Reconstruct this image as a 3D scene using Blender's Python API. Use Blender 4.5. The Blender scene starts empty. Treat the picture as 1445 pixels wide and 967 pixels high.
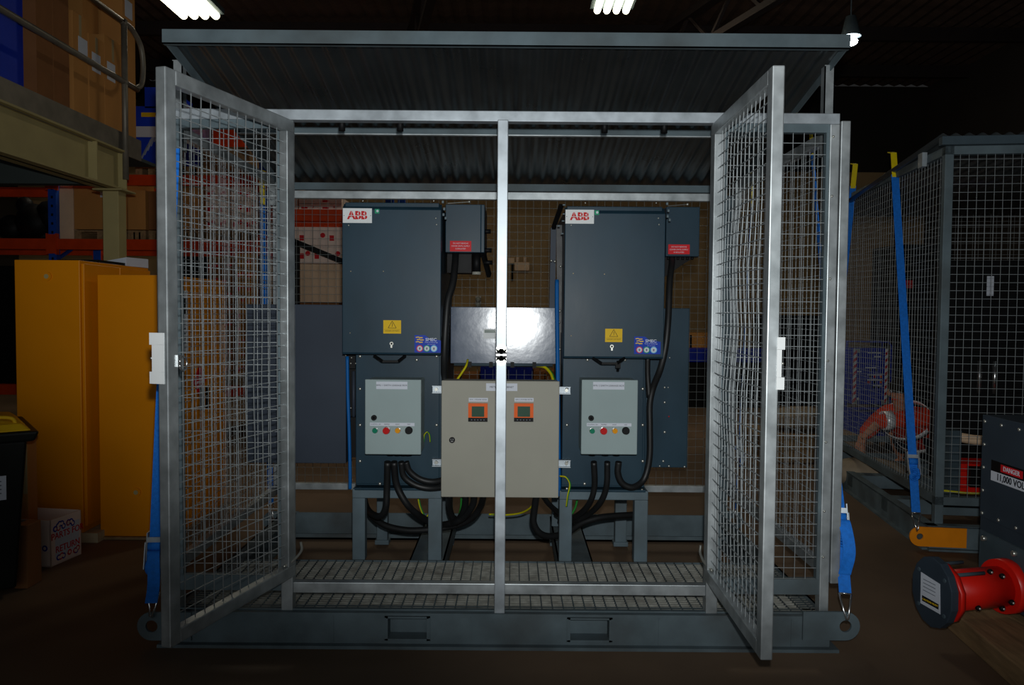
import bpy, math, random
from mathutils import Vector as V, Matrix
random.seed(7)
C = bpy.context.scene.collection
sc = bpy.context.scene
R = math.radians
# ------------------------------------------------------------------ camera frame
FPX = 1100.0
CAM = V((0, -3.35, 1.45))
pit, rol = R(2.27), R(0.45)
Fw = V((0, math.cos(pit), -math.sin(pit)))
R0 = V((1, 0, 0)); U0 = V((0, math.sin(pit), math.cos(pit)))
Rt = R0 * math.cos(rol) + U0 * math.sin(rol)
Up = -R0 * math.sin(rol) + U0 * math.cos(rol)
def ray(px, py): return Fw + Rt * ((px - 722.5) / FPX) + Up * ((483.5 - py) / FPX)
def at(px, py, Y):
    d = ray(px, py); t = (Y - CAM.y) / d.y
    return CAM + d * t
def atz(px, py, z):
    d = ray(px, py); t = (z - CAM.z) / d.z
    return CAM + d * t
def X(px, Y, py=450): return at(px, py, Y).x
def Z(py, Y, px=722): return at(px, py, Y).z

# ------------------------------------------------------------------ materials
MATS = {}
def lin(c):
    return tuple(((v / 255) / 12.92 if v / 255 <= .04045 else ((v / 255 + .055) / 1.055) ** 2.4) for v in c)
def mat(name, col, rough=.6, metal=0., var=.12, scale=8., stretch=(1, 1, 1), bump=0., bscale=None, rvar=.08, spec=.18, dirt=None, dirts=.5, coat=0.):
    m = bpy.data.materials.new(name); m.use_nodes = True
    nt = m.node_tree; N = nt.nodes; L = nt.links
    b = N['Principled BSDF']
    tc = N.new('ShaderNodeTexCoord'); mp = N.new('ShaderNodeMapping'); mp.inputs['Scale'].default_value = stretch
    L.new(tc.outputs['Object'], mp.inputs['Vector'])
    nz = N.new('ShaderNodeTexNoise'); nz.inputs['Scale'].default_value = scale; nz.inputs['Detail'].default_value = 6
    L.new(mp.outputs[0], nz.inputs['Vector'])
    rp = N.new('ShaderNodeValToRGB')
    l = lin(col) if max(col) > 1 else col
    a = [max(0, c * (1 - var)) for c in l] + [1]; z = [min(1, c * (1 + var)) for c in l] + [1]
    rp.color_ramp.elements[0].position = .3; rp.color_ramp.elements[1].position = .7
    rp.color_ramp.elements[0].color = a; rp.color_ramp.elements[1].color = z
    L.new(nz.outputs['Fac'], rp.inputs[0])
    out = rp.outputs[0]
    if dirt:
        n2 = N.new('ShaderNodeTexNoise'); n2.inputs['Scale'].default_value = scale * .35; n2.inputs['Detail'].default_value = 8
        L.new(mp.outputs[0], n2.inputs['Vector'])
        r2 = N.new('ShaderNodeValToRGB'); r2.color_ramp.elements[0].position = .48; r2.color_ramp.elements[1].position = .72
        r2.color_ramp.elements[0].color = (0, 0, 0, 1); r2.color_ramp.elements[1].color = (dirts,) * 3 + (1,)
        L.new(n2.outputs['Fac'], r2.inputs[0])
        mx = N.new('ShaderNodeMix'); mx.data_type = 'RGBA'
        L.new(r2.outputs[0], mx.inputs['Factor']); L.new(out, mx.inputs['A']); mx.inputs['B'].default_value = lin(dirt) + (1,)
        out = mx.outputs['Result']
    L.new(out, b.inputs['Base Color'])
    mr = N.new('ShaderNodeMapRange'); mr.inputs['To Min'].default_value = max(.03, rough - rvar); mr.inputs['To Max'].default_value = min(1, rough + rvar)
    L.new(nz.outputs['Fac'], mr.inputs[0]); L.new(mr.outputs[0], b.inputs['Roughness'])
    b.inputs['Metallic'].default_value = metal
    b.inputs['Specular IOR Level'].default_value = spec
    b.inputs['Coat Weight'].default_value = coat
    if bump:
        nb = N.new('ShaderNodeTexNoise'); nb.inputs['Scale'].default_value = bscale or scale * 2
        L.new(mp.outputs[0], nb.inputs['Vector'])
        bp = N.new('ShaderNodeBump'); bp.inputs['Strength'].default_value = bump; bp.inputs['Distance'].default_value = .01
        L.new(nb.outputs['Fac'], bp.inputs['Height']); L.new(bp.outputs[0], b.inputs['Normal'])
    MATS[name] = m; return m
def emis(name, col, st):
    m = bpy.data.materials.new(name); m.use_nodes = True
    b = m.node_tree.nodes['Principled BSDF']
    b.inputs['Base Color'].default_value = (.8, .8, .8, 1)
    b.inputs['Emission Color'].default_value = lin(col) + (1,); b.inputs['Emission Strength'].default_value = st
    MATS[name] = m
mat('galv', (182, 188, 190), .44, .7, .22, 14, rvar=.1, dirt=(120, 128, 130), dirts=.6)
mat('galv_bright', (176, 184, 190), .46, .6, .2, 14, rvar=.12)
mat('galv_dull', (100, 114, 120), .62, .3, .22, 6, dirt=(70, 66, 60), dirts=.6)
mat('skid_grey', (98, 112, 118), .7, .15, .2, 7, dirt=(66, 60, 54), dirts=.7)
mat('wire', (164, 170, 172), .5, .6, .1, 20)
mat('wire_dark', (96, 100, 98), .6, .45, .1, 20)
mat('grate', (150, 150, 142), .7, .25, .25, 30, dirt=(84, 78, 70), dirts=.6)
mat('roof_sheet', (104, 110, 112), .3, .85, .15, 4, rvar=.08)
mat('starter_blue', (31, 55, 69), .4, 0, .16, 5, stretch=(1, 1, .5), spec=.24, bump=.015, bscale=30, dirt=(52, 76, 88), dirts=.4)
mat('starter_side', (54, 62, 74), .5, 0, .08, 4, spec=.2)
mat('lid_grey', (84, 96, 116), .14, 0, .06, 9, bump=.018, bscale=30, rvar=.03, spec=.55)
mat('box_grey', (150, 166, 166), .5, 0, .04, 5)
mat('box_beige', (158, 156, 144), .5, 0, .04, 5)
mat('stand_grey', (100, 116, 124), .55, .15, .14, 8, dirt=(80, 80, 76), dirts=.5)
mat('rubber', (24, 25, 26), .5, 0, .15, 12, spec=.5)
mat('black', (15, 15, 16), .55, 0, .2, 10)
mat('black_gloss', (14, 14, 16), .2, 0, .2, 10)
mat('bolt', (190, 190, 182), .35, .8, .1, 30)
mat('chrome', (215, 215, 215), .22, .95, .06, 20)
mat('white_plate', (225, 228, 228), .45, 0, .04, 8)
mat('label_white', (205, 210, 220), .5, 0, .03, 8)
mat('logo_red', (200, 28, 30), .5, 0, .04, 8)
mat('tag_green', (40, 150, 110), .5, 0, .05, 8)
mat('sticker_yellow', (226, 184, 20), .5, 0, .04, 8)
mat('sticker_blue', (14, 58, 170), .45, 0, .05, 8)
mat('sticker_gold', (226, 186, 60), .5, 0, .05, 8)
mat('sticker_red', (205, 30, 38), .5, 0, .05, 8)
mat('ink', (24, 28, 34), .6, 0, .05, 8)
mat('ink_grey', (110, 116, 128), .6, 0, .05, 8)
mat('sky', (120, 190, 225), .5, 0, .05, 8)
mat('btn_green', (16, 120, 90), .3, 0, .05, 8)
mat('btn_red', (190, 22, 22), .35, 0, .05, 8)
mat('btn_amber', (225, 150, 20), .3, 0, .05, 8)
mat('meter_orange', (230, 96, 24), .45, 0, .05, 8)
mat('lcd', (54, 82, 66), .25, 0, .05, 8)
mat('earth_yellow', (200, 190, 20), .5, 0, .05, 8)
mat('earth_green', (40, 130, 50), .5, 0, .05, 8)
mat('blue_hose', (16, 92, 160), .45, 0, .08, 8)
mat('strap_blue', (30, 116, 214), .7, 0, .14, 60, bump=.2, bscale=200)
mat('strap_yellow', (230, 205, 20), .6, 0, .08, 30)
mat('lug_orange', (236, 140, 20), .5, 0, .08, 10)
mat('cab_yellow', (222, 136, 2), .42, 0, .04, 3, spec=.25)
mat('steel_dark', (70, 84, 92), .55, .1, .12, 6)
mat('cubicle', (50, 60, 70), .5, 0, .1, 6, spec=.2)
mat('act_red', (215, 28, 16), .35, 0, .08, 8, spec=.4)
mat('card', (190, 134, 74), .85, 0, .1, 4, stretch=(1, 1, .3))
mat('card_dark', (138, 92, 56), .85, 0, .12, 4)
mat('card_lt', (222, 190, 158), .85, 0, .1, 4)
mat('carton_white', (240, 215, 200), .7, 0, .06, 6)
mat('tape', (170, 150, 110), .4, 0, .05, 6)
mat('blue_box', (24, 60, 190), .45, 0, .12, 4)
mat('navy', (26, 46, 160), .5, 0, .1, 6)
mat('film', (150, 160, 180), .3, 0, .3, 9)
mat('beam_beige', (170, 156, 108), .6, 0, .07, 4)
mat('rail_galv', (128, 122, 110), .5, .5, .15, 10)
mat('soffit', (70, 78, 76), .8, 0, .08, 3)
mat('rack_orange', (200, 62, 14), .5, 0, .1, 8)
mat('rack_blue', (24, 74, 170), .5, 0, .1, 8)
mat('timber', (150, 122, 88), .85, 0, .22, 6, stretch=(6, .8, 6), bump=.2, dirt=(92, 74, 56), dirts=.6)
mat('timber_pale', (186, 172, 140), .85, 0, .15, 6, stretch=(1, 6, 6))
mat('bin_black', (22, 24, 22), .5, 0, .15, 6)
mat('bin_yellow', (225, 180, 30), .5, 0, .1, 6)
mat('skin', (190, 130, 100), .6, 0, .08, 10)
mat('hivis', (225, 62, 28), .75, 0, .12, 10, bump=.3, bscale=14)
mat('trouser', (22, 24, 34), .85, 0, .2, 10, bump=.3, bscale=14)
mat('reflect', (250, 250, 250), .3, .15, .02, 10)
mat('hair', (30, 22, 16), .7, 0, .2, 30)
mat('sack', (150, 135, 115), .85, 0, .25, 9, bump=.6, bscale=10)
mat('orange_tub', (255, 82, 10), .45, 0, .08, 6)
mat('porcelain', (150, 150, 140), .25, 0, .1, 9)
mat('ceil', (82, 66, 56), .8, .1, .35, 1.2, stretch=(.3, 4, 1))
mat('truss', (42, 34, 32), .75, 0, .15, 3)
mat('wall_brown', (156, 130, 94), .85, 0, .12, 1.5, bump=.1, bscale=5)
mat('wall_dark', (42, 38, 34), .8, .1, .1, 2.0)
mat('wall_grey', (60, 54, 48), .85, 0, .12, 1.0)
mat('floor', (118, 97, 78), .65, 0, .25, 1.1, bump=.06, bscale=9, dirt=(82, 68, 55), dirts=.8, rvar=.12)
emis('tube_light', (255, 246, 214), 5)
emis('lamp_glow', (250, 252, 255), 40)

# ------------------------------------------------------------------ mesh builder
WORLD = set()
class MB:
    def __init__(s, m='galv'):
        s.v = []; s.f = []; s.mi = []; s.sm = []; s.ms = []; s.M = None; s.m(m)
    def m(s, n):
        if n not in s.ms: s.ms.append(n)
        s.c = s.ms.index(n); return s
    def add(s, vs, fs, smooth=False):
        o = len(s.v)
        for p in vs:
            p = V(p)
            s.v.append(s.M @ p if s.M else p)
        for f in fs:
            s.f.append([i + o for i in f]); s.mi.append(s.c); s.sm.append(smooth)
        return s
    def box(s, x0, x1, y0, y1, z0, z1):
        vs = [(x, y, z) for x in (x0, x1) for y in (y0, y1) for z in (z0, z1)]
        fl = (x1 - x0) * (y1 - y0) * (z1 - z0) < 0
        fs = [(0, 1, 3, 2), (4, 6, 7, 5), (0, 4, 5, 1), (2, 3, 7, 6), (0, 2, 6, 4), (1, 5, 7, 3)]
        if fl: fs = [tuple(reversed(f)) for f in fs]
        return s.add(vs, fs)
    def bar(s, p0, p1, w, h, up=(0, 0, 1)):
        p0, p1 = V(p0), V(p1); d = (p1 - p0).normalized(); up = V(up)
        sd = d.cross(up)
        if sd.length < 1e-4: sd = d.cross(V((0, 1, 0)))
        sd.normalize(); u = sd.cross(d).normalized()
        vs = [p + sd * (a * w / 2) + u * (b * h / 2) for p in (p0, p1) for a, b in ((-1, -1), (1, -1), (1, 1), (-1, 1))]
        return s.add(vs, [(0, 1, 2, 3), (7, 6, 5, 4), (0, 4, 5, 1), (1, 5, 6, 2), (2, 6, 7, 3), (3, 7, 4, 0)])
    def tube(s, pts, r, n=8, smooth=True):
        pts = [V(p) for p in pts]; rs = r if isinstance(r, (list, tuple)) else [r] * len(pts)
        vs = []; ref = None
        for i, p in enumerate(pts):
            d = (pts[min(i + 1, len(pts) - 1)] - pts[max(i - 1, 0)]).normalized()
            if ref is None:
                ref = d.cross(V((0, 0, 1)))
                if ref.length < .05: ref = d.cross(V((1, 0, 0)))
            ref = (ref - d * ref.dot(d)).normalized(); b = d.cross(ref)
            for k in range(n):
                a = 2 * math.pi * (k + .5) / n
                vs.append(p + (ref * math.cos(a) + b * math.sin(a)) * rs[i])
        fs = []
        for i in range(len(pts) - 1):
            for k in range(n):
                k2 = (k + 1) % n
                fs.append((i * n + k, i * n + k2, (i + 1) * n + k2, (i + 1) * n + k))
        s.add(vs, fs, smooth)
        e = (len(pts) - 1) * n
        o = len(s.v) - len(vs)
        s.f.append([o + k for k in reversed(range(n))]); s.mi.append(s.c); s.sm.append(False)
        s.f.append([o + e + k for k in range(n)]); s.mi.append(s.c); s.sm.append(False)
        return s
    def cyl(s, p0, p1, r, n=16, r2=None): return s.tube([p0, p1], [r, r if r2 is None else r2], n)
    def rod(s, p0, p1, r): return s.tube([p0, p1], r, 4, False)
    def sph(s, c, r, n=10, sc_=(1, 1, 1)):
        c = V(c); vs = [c + V((0, 0, r * sc_[2]))]
        for i in range(1, n // 2):
            t = math.pi * i / (n // 2)
            for k in range(n):
                a = 2 * math.pi * k / n
                vs.append(c + V((r * sc_[0] * math.sin(t) * math.cos(a), r * sc_[1] * math.sin(t) * math.sin(a), r * sc_[2] * math.cos(t))))
        vs.append(c - V((0, 0, r * sc_[2]))); fs = []
        for k in range(n): fs.append((0, 1 + k, 1 + (k + 1) % n))
        for i in range(n // 2 - 2):
            for k in range(n):
                a = 1 + i * n + k; b = 1 + i * n + (k + 1) % n
                fs.append((a, a + n, b + n, b))
        l = len(vs) - 1; o = 1 + (n // 2 - 2) * n
        for k in range(n): fs.append((l, o + (k + 1) % n, o + k))
        return s.add(vs, fs, True)
    def prism(s, pts, o, u, v, w):          # 2-D outline pts in plane (o,u,v), thickness vector w
        o, u, v, w = V(o), V(u), V(v), V(w); n = len(pts)
        a = [o + u * p[0] + v * p[1] for p in pts]; b = [p + w for p in a]
        if u.cross(v).dot(w) > 0: pass
        fs = [tuple(reversed(range(n))), tuple(range(n, 2 * n))] + [(i, (i + 1) % n, n + (i + 1) % n, n + i) for i in range(n)]
        if u.cross(v).dot(w) < 0: fs = [tuple(reversed(f)) for f in fs]
        return s.add(a + b, fs)
    def disc(s, o, nrm, r, t, n=24): 
        o = V(o); return s.cyl(o, o + V(nrm).normalized() * t, r, n)
    def mesh(s, vs, fs, o, u, v, w):
        o, u, v, w = V(o), V(u), V(v), V(w)
        return s.add([o + u * p[0] + v * p[1] + w * p[2] for p in vs], fs)
    def text(s, t, size, o, u=(1, 0, 0), v=(0, 0, 1), bold=0., sx=1., thick=.0008, align='CENTER'):
        vs, fs = text_mesh(t, bold, align)
        u = V(u) * size * sx; v = V(v) * size
        w = V(u).cross(V(v)).normalized() * thick
        return s.mesh(vs, fs, o, u, v, w)
    def build(s, name, parent=None, bevel=0.):
        me = bpy.data.meshes.new(name)
        root = parent
        while root is not None and root.parent: root = root.parent
        if root is not None and root.name in WORLD: off = V(root.location)
        elif parent is None:
            xs = [p.x for p in s.v]; ys = [p.y for p in s.v]; zs = [p.z for p in s.v]
            off = V(((min(xs) + max(xs)) / 2, (min(ys) + max(ys)) / 2, min(zs)))
        else: off = V((0, 0, 0))
        me.from_pydata([p - off for p in s.v], [], s.f)
        me.polygons.foreach_set('material_index', s.mi); me.polygons.foreach_set('use_smooth', s.sm)
        for n in s.ms: me.materials.append(MATS[n])
        me.update()
        o = bpy.data.objects.new(name, me); C.objects.link(o)
        if parent is not None: o.parent = parent
        else: o.location = off
        if bevel:
            b = o.modifiers.new('bevel', 'BEVEL'); b.width = bevel; b.segments = 2; b.limit_method = 'ANGLE'; b.angle_limit = R(50)
        return o
TC = {}
def text_mesh(t, bold, align):
    k = (t, bold, align)
    if k not in TC:
        cu = bpy.data.curves.new('t', 'FONT'); cu.body = t; cu.align_x = align; cu.align_y = 'CENTER'; cu.offset = bold * 1.0; cu.extrude = 1; cu.resolution_u = 3
        o = bpy.data.objects.new('t', cu); me = bpy.data.meshes.new_from_object(o)
        TC[k] = ([v.co.copy() for v in me.vertices], [tuple(p.vertices) for p in me.polygons])
        bpy.data.objects.remove(o); bpy.data.curves.remove(cu); bpy.data.meshes.remove(me)
    return TC[k]
def tag(o, label, cat, group=None, kind=None):
    if label: o['label'] = label
    if cat: o['category'] = cat
    if group: o['group'] = group
    if kind: o['kind'] = kind
    return o
def thing(name, label, cat, loc=(0, 0, 0), rz=0, group=None, world=True):
    o = bpy.data.objects.new(name, None); C.objects.link(o); o.location = loc; o.rotation_euler = (0, 0, rz)
    o.empty_display_size = .1
    if world: WORLD.add(o.name)
    return tag(o, label, cat, group)
def struct(mb, name): return tag(mb.build(name), None, None, kind='structure')
def smooth_path(pts, n=8):
    pts = [V(p) for p in pts]; out = []
    P = [pts[0] * 2 - pts[1]] + pts + [pts[-1] * 2 - pts[-2]]
    for i in range(1, len(P) - 2):
        for k in range(n):
            t = k / n; a, b, c, d = P[i - 1], P[i], P[i + 1], P[i + 2]
            out.append(.5 * ((2 * b) + (c - a) * t + (2 * a - 5 * b + 4 * c - d) * t * t + (3 * b - a - 3 * c + d) * t ** 3))
    out.append(pts[-1]); return out
def wires(mb, o, u, v, W, H, pitch=.05, r=.002, off=None, bulge=0., r2=None):
    """square weld mesh in plane (o,u,v): verticals + horizontals"""
    o, u, v = V(o), V(u).normalized(), V(v).normalized(); w = u.cross(v); dz = w * (r * 2)
    nu = int(round(W / pitch)); nv = int(round(H / pitch))
    def b(x, y):
        if not bulge: return V((0, 0, 0))
        return w * (bulge * math.sin(math.pi * x / W) * math.sin(math.pi * y / H) * (1 + .4 * math.sin(9 * y + 5 * x)) + bulge * .25 * math.sin(14 * y + 3)*math.sin(math.pi * x / W))
    for i in range(nu + 1):
        x = W * i / nu
        if bulge: mb.tube([o + u * x + v * (H * k / 16) + b(x, H * k / 16) for k in range(17)], r, 4, False)
        else: mb.rod(o + u * x, o + u * x + v * H, r)
    for j in range(nv + 1):
        y = H * j / nv
        if bulge: mb.tube([o + v * y + u * (W * k / 12) + dz + b(W * k / 12, y) for k in range(13)], r2 or r, 4, False)
        else: mb.rod(o + v * y + dz, o + v * y + u * W + dz, r2 or r)
    return mb
YM = V((0, -1, 0))

# ================================================================== SETTING
XL, XR, YB, YF, ZC = -9.5, 7.9, 11.7, -7.5, 5.8
struct(MB('floor').box(XL - .3, XR + .3, YF - .3, YB + .3, -.25, 0), 'floor')
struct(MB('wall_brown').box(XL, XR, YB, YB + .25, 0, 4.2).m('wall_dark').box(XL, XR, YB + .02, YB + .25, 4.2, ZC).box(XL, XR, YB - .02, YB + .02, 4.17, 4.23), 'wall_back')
struct(MB('wall_grey').box(XR, XR + .25, YF, YB + .25, 0, ZC), 'wall_right')
struct(MB('wall_grey').box(XL - .25, XL, YF, YB + .25, 0, ZC), 'wall_left')
struct(MB('wall_grey').box(XL, XR, YF - .25, YF, 0, ZC), 'wall_front')
mb = MB('ceil')     # ribbed metal roof of the shed
n = 160; vs = []; fs = []
for i in range(n + 1):
    x = XL + (XR - XL) * i / n; z = ZC + (.04 if i % 2 else 0)
    vs += [(x, YF, z), (x, YB, z), (x, YF, z + .1), (x, YB, z + .1)]
for i in range(n):
    a = i * 4; fs += [(a, a + 1, a + 5, a + 4), (a + 2, a + 6, a + 7, a + 3)]
mb.add(vs, fs); struct(mb, 'ceiling')
for k, y in enumerate((3.2, 5.0, 6.8, 8.6, 10.4, 1.4)):
    mb = MB('truss').box(XL, XR, y - .04, y + .04, ZC - .22, ZC - .02)
    struct(mb, 'trim_%d' % (k + 1))
for k, (xa, ya, xb, yb) in enumerate(((-.2, 2.0, -2.2, 11.5), (4.0, 2.0, 1.0, 11.5), (-5.6, 2, -6.6, 11.5))):
    mb = MB('truss'); a = V((xa, ya, ZC - .36)); b = V((xb, yb, ZC - .36))
    mb.bar(a, b, .14, .1); mb.bar(a - V((0, 0, .5)), b - V((0, 0, .5)), .1, .08)
    for q in range(9):
        p = a.lerp(b, q / 9); r = a.lerp(b, (q + 1) / 9); lo = V((0, 0, .5))
        mb.rod(p, (p + r) / 2 - lo, .03); mb.rod((p + r) / 2 - lo, r, .03)
    struct(mb, 'trim_%d' % (k + 7))

# ================================================================== MAIN CAGE
XC = -.045
cage = thing('equipment_cage', 'large galvanised mesh cage with two open doors and a sloping corrugated roof', 'cage', (XC, .8, 0))
x0, x1 = XC - 1.425, XC + 1.425       # corner posts outer
YR = 1.62
ZS = .147
# skid: channels
pk = [(X(545, -.04, 888), X(605, -.04, 888)), (X(802, -.04, 888), X(862, -.04, 888))]
mb = MB('skid_grey').box(x0, x1, -.04, .05, ZS - .012, ZS).box(x0 - .04, x1 + .03, -.07, .05, 0, .014)
for xa, xb in ((x0, pk[0][0]), (pk[0][1], pk[1][0]), (pk[1][1], x1)): mb.box(xa, xb, -.04, -.03, .014, ZS - .012)
for xa, xb in pk: mb.box(xa, xb, -.04, -.03, .014, .028)
for px in (470, 664, 930, 1117):
    xx = X(px, -.04, 890); mb.box(xx - .003, xx + .003, -.043, -.04, .016, ZS - .014)
mb.build('front_skid_beam', cage)
mb = MB('skid_grey').box(x0, x1, YR, YR + .012, .0, ZS); mb.box(x0, x1, YR - .09, YR + .02, 0, .012)
mb.box(x0, x1, YR - .09, YR - .08, 0, .035)
mb.build('rear_skid_beam', cage)
for s, xx in ((-1, x0), (1, x1)):
    mb = MB('skid_grey').box(xx, xx - s * .01, -.03, YR, 0, ZS).box(xx, xx - s * .09, -.03, YR, 0, .01).box(xx, xx - s * .09, -.03, YR, ZS - .01, ZS)
    mb.build('side_skid_beam', cage)
for pa, pb in ((545, 605), (802, 862)):
    a, b = X(pa, -.04, 888), X(pb, -.04, 888)
    mb = MB('skid_grey')
    zt = ZS - .012; zb = .03
    for (q0, q1, q2, q3) in ((a, b, zt - .008, zt), (a, b, zb, zb + .008)): mb.box(q0, q1, -.048, YR, q2, q3)
    mb.box(a, a + .008, -.048, YR, zb, zt); mb.box(b - .008, b, -.048, YR, zb, zt)
    mb.m('skid_grey').box(a - .006, b + .006, -.046, -.04, zb - .004, zb + .006).box(a - .006, b + .006, -.046, -.04, zt - .006, zt).box(a - .006, a + .004, -.046, -.04, zb, zt).box(b - .004, b + .006, -.046, -.04, zb, zt).box(a + .008, b - .008, .025, .03, zb + .008, zt - .008)
    mb.build('fork_pocket', cage)
def ring_plate(mb, cx, cz, R1, r, xe, y0, t, s):
    """rounded end lug with an eye: from x=xe to a round end about cx"""
    n = 24; outer = []; inner = []
    for k in range(n):
        a = 2 * math.pi * k / n
        ux, uz = math.cos(a), math.sin(a)
        if s * ux >= 0: p = (cx + R1 * ux, cz + R1 * uz)
        else:
            w = min(1, abs(ux) / max(abs(uz), 1e-6)); 
            if abs(uz) > abs(ux): p = (cx + (xe - cx) * abs(ux) / abs(uz), cz + R1 * math.copysign(1, uz))
            else: p = (xe, cz + R1 * uz / abs(ux))
        outer.append(p); inner.append((cx + r * ux, cz + r * uz))
    vs = [(p[0], y, p[1]) for y in (y0, y0 + t) for p in outer + inner]
    fs = []
    N2 = 2 * n
    for k in range(n):
        j = (k + 1) % n
        fs += [(k, j, n + j, n + k), (N2 + k, N2 + n + k, N2 + n + j, N2 + j), (k, N2 + k, N2 + j, j), (n + k, n + j, N2 + n + j, N2 + n + k)]
    mb.add(vs, fs)
for s, px, xe in ((-1, 214, x0 + .1), (1, 1193, x1 - .12)):
    p = at(px, 884, -.05)
    mb = MB('skid_grey'); ring_plate(mb, p.x, p.z, .062, .026, xe, -.052, .012, s); mb.build('lifting_lug', cage)
    mb = MB('skid_grey'); ring_plate(mb, p.x, p.z, .062, .02, xe, YR + .02, .012, s); mb.build('lifting_lug', cage)
# grating
mb = MB('grate'); yg0, yg1 = .0, .66
y = yg0
while y < yg1:
    mb.box(x0 + .03, x1 - .03, y, y + .005, ZS - .026, ZS + .001); y += .0265
xx = x0 + .04
mb.m('galv_dull')
while xx < x1 - .04:
    mb.box(xx, xx + .005, yg0, yg1, ZS - .02, ZS + .003); xx += .0475
mb.box(x0 + .02, x1 - .02, yg0 - .012, yg0 - .002, ZS - .03, ZS + .006).box(x0 + .02, x1 - .02, yg1, yg1 + .008, ZS - .03, ZS + .003)
mb.build('floor_grating', cage)
# frame
ZT = Z(173, 0); ZTT = Z(158, 0); ZBR = Z(838, 0); ZBT = Z(823, 0)
pl, pr = X(397, 0), X(1018, 0)
def post(name, xa, xb, ya, yb, za, zb, m='galv'): return MB(m).box(xa, xb, ya, yb, za, zb).build(name, cage, .003)
MB('galv_bright').box(x0, x1, -.02, .03, ZT, ZTT).build('top_rail', cage, .003)
post('door_post', pl, pl + .05, -.02, .035, ZS, ZT); post('door_post', pr - .05, pr, -.02, .035, ZS, ZT)
post('corner_post', x0, x0 + .04, -.02, .03, ZS, ZT); post('corner_post', x1 - .04, x1, -.02, .03, ZS, ZT)
post('corner_post', x0, x0 + .05, YR - .04, YR + .01, ZS, 2.19, 'galv_dull'); post('corner_post', x1 - .05, x1, YR - .04, YR + .01, ZS, 2.19, 'galv_dull')
xm = XC
ml = MB('galv_bright').box(xm - .0225, xm + .0225, -.035, .02, ZS, ZT + .004).build('centre_mullion', cage, .003)
zc = Z(501, -.035)
mb = MB('chrome'); mb.cyl((xm, -.043, zc + .024), (xm, -.034, zc + .024), .022, 20); mb.cyl((xm, -.043, zc - .024), (xm, -.034, zc - .024), .022, 20)
mb.box(xm - .022, xm + .022, -.043, -.034, zc - .026, zc + .026)
for sx in (-1, 1):
    for sz in (-1, 1):
        mb.m('bolt').cyl((xm + sx * .013, -.047, zc + sz * .025), (xm + sx * .013, -.042, zc + sz * .025), .005, 10)
        mb.m('black').box(xm + sx * .005, xm + sx * .023, -.045, -.042, zc + sz * .008 - .004, zc + sz * .008 + .004)
mb.build('lock_keep', ml)
for xa, xb in ((pl - .02, pr + .02),):
    MB('galv').box(pl + .05, pr - .05, -.012, .03, ZBR, ZBT).build('bottom_rail', cage, .003)
mb = MB('lug_orange').box(X(968, -.02, 828), X(985, -.02, 828), -.0135, -.011, Z(831, 0, 975), Z(824, 0, 975))
# fixed front panels
for xa, xb in ((x0 + .04, pl), (pr, x1 - .04)):
    fr = MB('galv_dull').box(xa, xb, -.012, .02, ZBR + .01, ZBT + .03).box(xa, xb, -.012, .02, ZT - .035, ZT).box(xa, xa + .012, -.01, .02, ZBT, ZT).box(xb - .012, xb, -.01, .02, ZBT, ZT)
    fr.m('bolt')
    for zz in (2.2, 1.95, 1.6, 1.25, .9, .6, .4): fr.sph((xb + .012 if xb > 1 else xa - .012, -.021, zz), .006, 8)
    f = fr.build('infill_frame', cage, .0)
    wires(MB('wire'), (xa + .01, .0, ZBT + .03), (1, 0, 0), (0, 0, 1), xb - xa - .02, ZT - ZBT - .06, .048, .0017).build('wire_mesh', f)
# side panels (bolted outside the corner posts)
for s in (-1, 1):
    xo = x0 - .012 if s < 0 else x1 + .012
    xo -= .006 * s
    xi, xe = (xo - .04, xo) if s < 0 else (xo, xo + .04)
    za, zb = Z(822, 0, 1190), Z(172, 0, 1190)
    mb = MB('galv').box(xi, xe, -.02, .03, za, zb).box(xi, xe, YR - .03, YR + .02, za, zb).box(xi, xe, .03, YR - .03, zb - .05, zb).box(xi, xe, .03, YR - .03, za, za + .05)
    f = mb.build('side_frame', cage, .003)
    wires(MB('wire'), ((xi + xe) / 2, .03, za + .04), (0, 1, 0), (0, 0, 1), YR - .06, zb - za - .08, .05, .002).build('wire_mesh', f)
    mb = MB('black').cyl((xi if s > 0 else xe, .005, za + .0), (xi if s > 0 else xe, .005, za - .03), .015, 12)
# back panel
zb0, zb1 = Z(692, YR, 722), Z(683, YR, 722)
zt0, zt1 = Z(283, YR), Z(272, YR)
fb = MB('galv').box(x0 + .05, x1 - .05, YR - .03, YR + .01, zt0, zt1).build('back_top_rail', cage, .003)
MB('galv').box(x0 + .05, x1 - .05, YR - .03, YR + .01, zb0, zb1).build('back_bottom_rail', cage, .003)
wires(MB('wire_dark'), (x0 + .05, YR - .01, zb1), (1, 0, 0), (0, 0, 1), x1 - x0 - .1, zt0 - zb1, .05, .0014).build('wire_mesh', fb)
MB('galv_dull').box(x0 + .05, x1 - .05, YR - .06, YR - .02, zt1 + .002, Z(262, YR)).build('rear_purlin', cage)
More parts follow.
